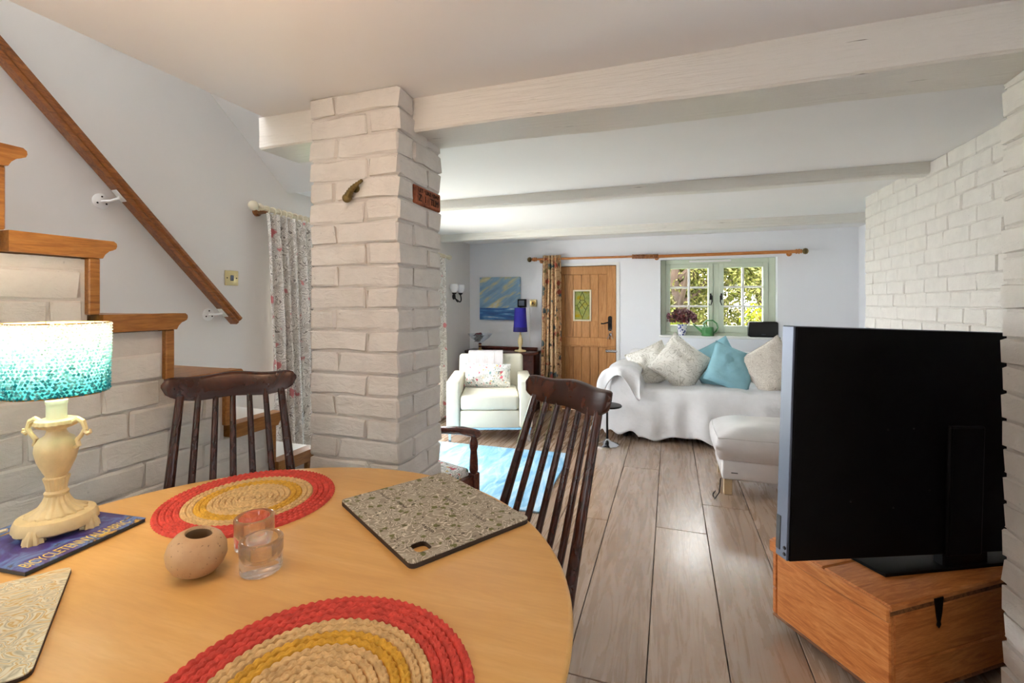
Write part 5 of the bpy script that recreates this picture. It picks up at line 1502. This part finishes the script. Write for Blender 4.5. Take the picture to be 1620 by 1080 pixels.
me = bpy.data.meshes.new('shade_beads'); me.from_pydata(V, [], F); me.materials.append(M['shade_beads'])
o = bpy.data.objects.new('shade_beads', me); COL.objects.link(o); o.parent = lm; stuff(o)
c = B()
for zz, r_ in ((shz0, sr0 - 0.003), (shz1, sr1 - 0.003)):
    c.tube([(r_ * math.cos(2 * PI * i / 40), r_ * math.sin(2 * PI * i / 40), zz) for i in range(41)], 0.0016, 5)
for a in (0, 120, 240): c.tube([(0.014 * math.cos(R(a)), 0.014 * math.sin(R(a)), 0.286), ((sr0 - 0.004) * math.cos(R(a)), (sr0 - 0.004) * math.sin(R(a)), 0.286)], 0.0015, 5)
for a in range(6): c.tube([((sr0 - 0.0065) * math.cos(R(a * 60 + 15)), (sr0 - 0.0065) * math.sin(R(a * 60 + 15)), shz0), ((sr1 - 0.0065) * math.cos(R(a * 60 + 15)), (sr1 - 0.0065) * math.sin(R(a * 60 + 15)), shz1)], 0.0013, 5)
c.build('shade_wire', 'brass', lm)
lb_d = bpy.data.lights.new('lamp_bulb', 'POINT'); lb_d.energy = 4.5; lb_d.color = (1.0, 0.80, 0.58); lb_d.shadow_soft_size = 0.03
lb = bpy.data.objects.new('lamp_bulb', lb_d); COL.objects.link(lb); lb.location = (LX, LY, lz + 0.388)
tag(B().tube([(LX - 0.06, LY - 0.05, lz + 0.012), (LX - 0.085, LY - 0.075, lz + 0.006), (LX - 0.06, LY - 0.12, lz + 0.004), (LX + 0.0, LY - 0.17, lz - 0.004)], 0.0035, 6).build('lamp_cord', 'cable_cream'), 'cream flex curling from the table lamp base over the book', 'cord')

# stone tea-light holder
c = B()
prof = [(0.0, -0.036), (0.022, -0.034), (0.038, -0.026), (0.049, -0.012), (0.053, 0.002), (0.050, 0.017), (0.041, 0.030), (0.029, 0.0375), (0.0245, 0.038), (0.0225, 0.034)]
eg = thing('stone_candle_holder', 'egg-shaped speckled beige stone holder with an open top beside the glasses', 'candle holder', (-0.795, 0.600, TT + 0.037), R(10))
eg.rotation_mode = 'XYZ'; 
mt_ = rot('Y', 8) @ Matrix.Diagonal((0.92, 0.86, 1.0, 1))
c.lathe(prof, 40, mt_, cap=False); sh_ = c.build('shell', 'stone_egg', eg)
B().lathe([(0.0226, 0.0345), (0.021, 0.012), (0.0, 0.010)], 32, mt_, cap=False).build('hollow', 'stone_egg_inner', eg)
# glass tea-light holders
def glass(label, x, y, h):
    t = thing('glass_candle_holder', label, 'candle holder', (x, y, TT + 0.0005), 0, 'clear glass tea-light holders')
    B().lathe([(0, 0), (0.032, 0), (0.035, 0.003), (0.0365, h - 0.003), (0.035, h), (0.030, h), (0.0285, h - 0.003), (0.0265, 0.030), (0.020, 0.021), (0.0, 0.018)], 48, cap=False).build('glass', 'clear_glass', t, angle=70)
glass('clear glass tea-light holder nearer the camera, in front of the other glass', -0.698, 0.648, 0.057)
glass('clear glass tea-light holder behind the other, against the braided placemat', -0.778, 0.706, 0.060)

# ------------------------------------------------------------------ garden beyond the window
def tree(name, label, x, y, h, rx, rz_, n, size, mat, seed, trunk=True):
    t = thing(name, label, 'tree' if 'tree' in name else 'shrub', (x, y, -0.22), 0, 'garden beyond the window')
    rd0 = random.Random(seed)
    blobs = [(rd0.uniform(-rx, rx), rd0.uniform(-rx * 0.6, rx * 0.6), h - rz_ + rd0.uniform(-rz_, rz_), rd0.uniform(0.35, 0.6)) for _ in range(14)]
    def fn(rd):
        b = rd.choice(blobs)
        v_ = Vector((rd.gauss(0, 1), rd.gauss(0, 1), rd.gauss(0, 1))).normalized() * rd.random() ** 0.4
        return (b[0] + v_.x * b[3] * rx * 0.75, b[1] + v_.y * b[3] * rx * 0.75, max(0.05, b[2] + v_.z * b[3] * rz_ * 0.9))
    leaf_cloud('foliage', n, fn, size, mat, t, seed=seed)
    if trunk:
        B().tube([(0, 0, 0), (0.1, 0.05, h * 0.3), (-0.08, 0, h * 0.6), (0.05, 0, h * 0.9)], [0.14, 0.11, 0.08, 0.04], 8).build('trunk', 'bark', t)
        for k in range(5):
            a = rd0.uniform(0, 6.28); z_ = h * rd0.uniform(0.3, 0.7)
            B().tube([(0, 0, z_), (0.5 * rx * math.cos(a), 0.3 * rx * math.sin(a), z_ + 0.35 * h * 0.5), (0.9 * rx * math.cos(a), 0.5 * rx * math.sin(a), z_ + 0.5 * h * 0.6)], [0.06, 0.04, 0.015], 6).build('branch', 'bark', t)
    else:
        for k in range(4):
            a = k * 1.6
            B().tube([(0, 0, 0), (0.2 * rx * math.cos(a), 0.2 * rx * math.sin(a), h * 0.4), (0.5 * rx * math.cos(a), 0.4 * rx * math.sin(a), h * 0.8)], [0.03, 0.02, 0.008], 6).build('stem', 'bark', t)
tree('garden_tree', 'olive-green tree seen through the left casement of the far window', 0.15, 9.2, 3.2, 1.3, 1.35, 17000, 0.045, 'leaf_tree', 11)
tree('garden_tree', 'olive-green tree seen through the right casement of the far window', 1.65, 9.8, 3.2, 1.5, 1.5, 24000, 0.045, 'leaf_tree', 12)
tree('garden_tree', 'tall pale tree at the back of the garden behind the others', 1.1, 12.5, 4.0, 2.4, 1.9, 24000, 0.06, 'leaf_tree', 13)
tree('garden_tree', 'broad leafy hedge-like tree filling the right of the garden view', 3.2, 11.2, 3.6, 1.9, 1.6, 14000, 0.055, 'leaf_tree', 17)
tree('garden_shrub', 'bright yellow-green shrub low outside the middle of the window', 0.55, 7.4, 1.25, 0.62, 0.55, 3600, 0.042, 'leaf_shrub', 14, False)
tree('garden_shrub', 'bright yellow-green shrub low outside the right casement', 1.35, 7.2, 1.2, 0.5, 0.5, 3200, 0.042, 'leaf_shrub', 15, False)
tree('garden_shrub', 'golden-orange shrub outside the lower right panes', 1.75, 8.0, 1.35, 0.55, 0.5, 1500, 0.055, 'leaf_orange', 16, False)
gb2 = thing('timber_stack', 'slanting orange timber boards leaning among the garden shrubs', 'timber', (1.72, 7.62, -0.22))
for i in range(3):
    B().box((-0.36, -0.04 + 0.03 * i, -0.018), (0.36, -0.02 + 0.03 * i, 0.018), 0.003, 1, tr(0, 0, 1.36 - 0.06 * i) @ rot('Y', 22)).build('board', 'orange_timber', gb2, smooth=False)
for xx in (-0.2, 0.2):
    B().box((xx - 0.02, -0.08, 0), (xx + 0.02, -0.04, 1.34 - xx * 0.4), 0.003).build('prop', 'orange_timber', gb2, smooth=False)
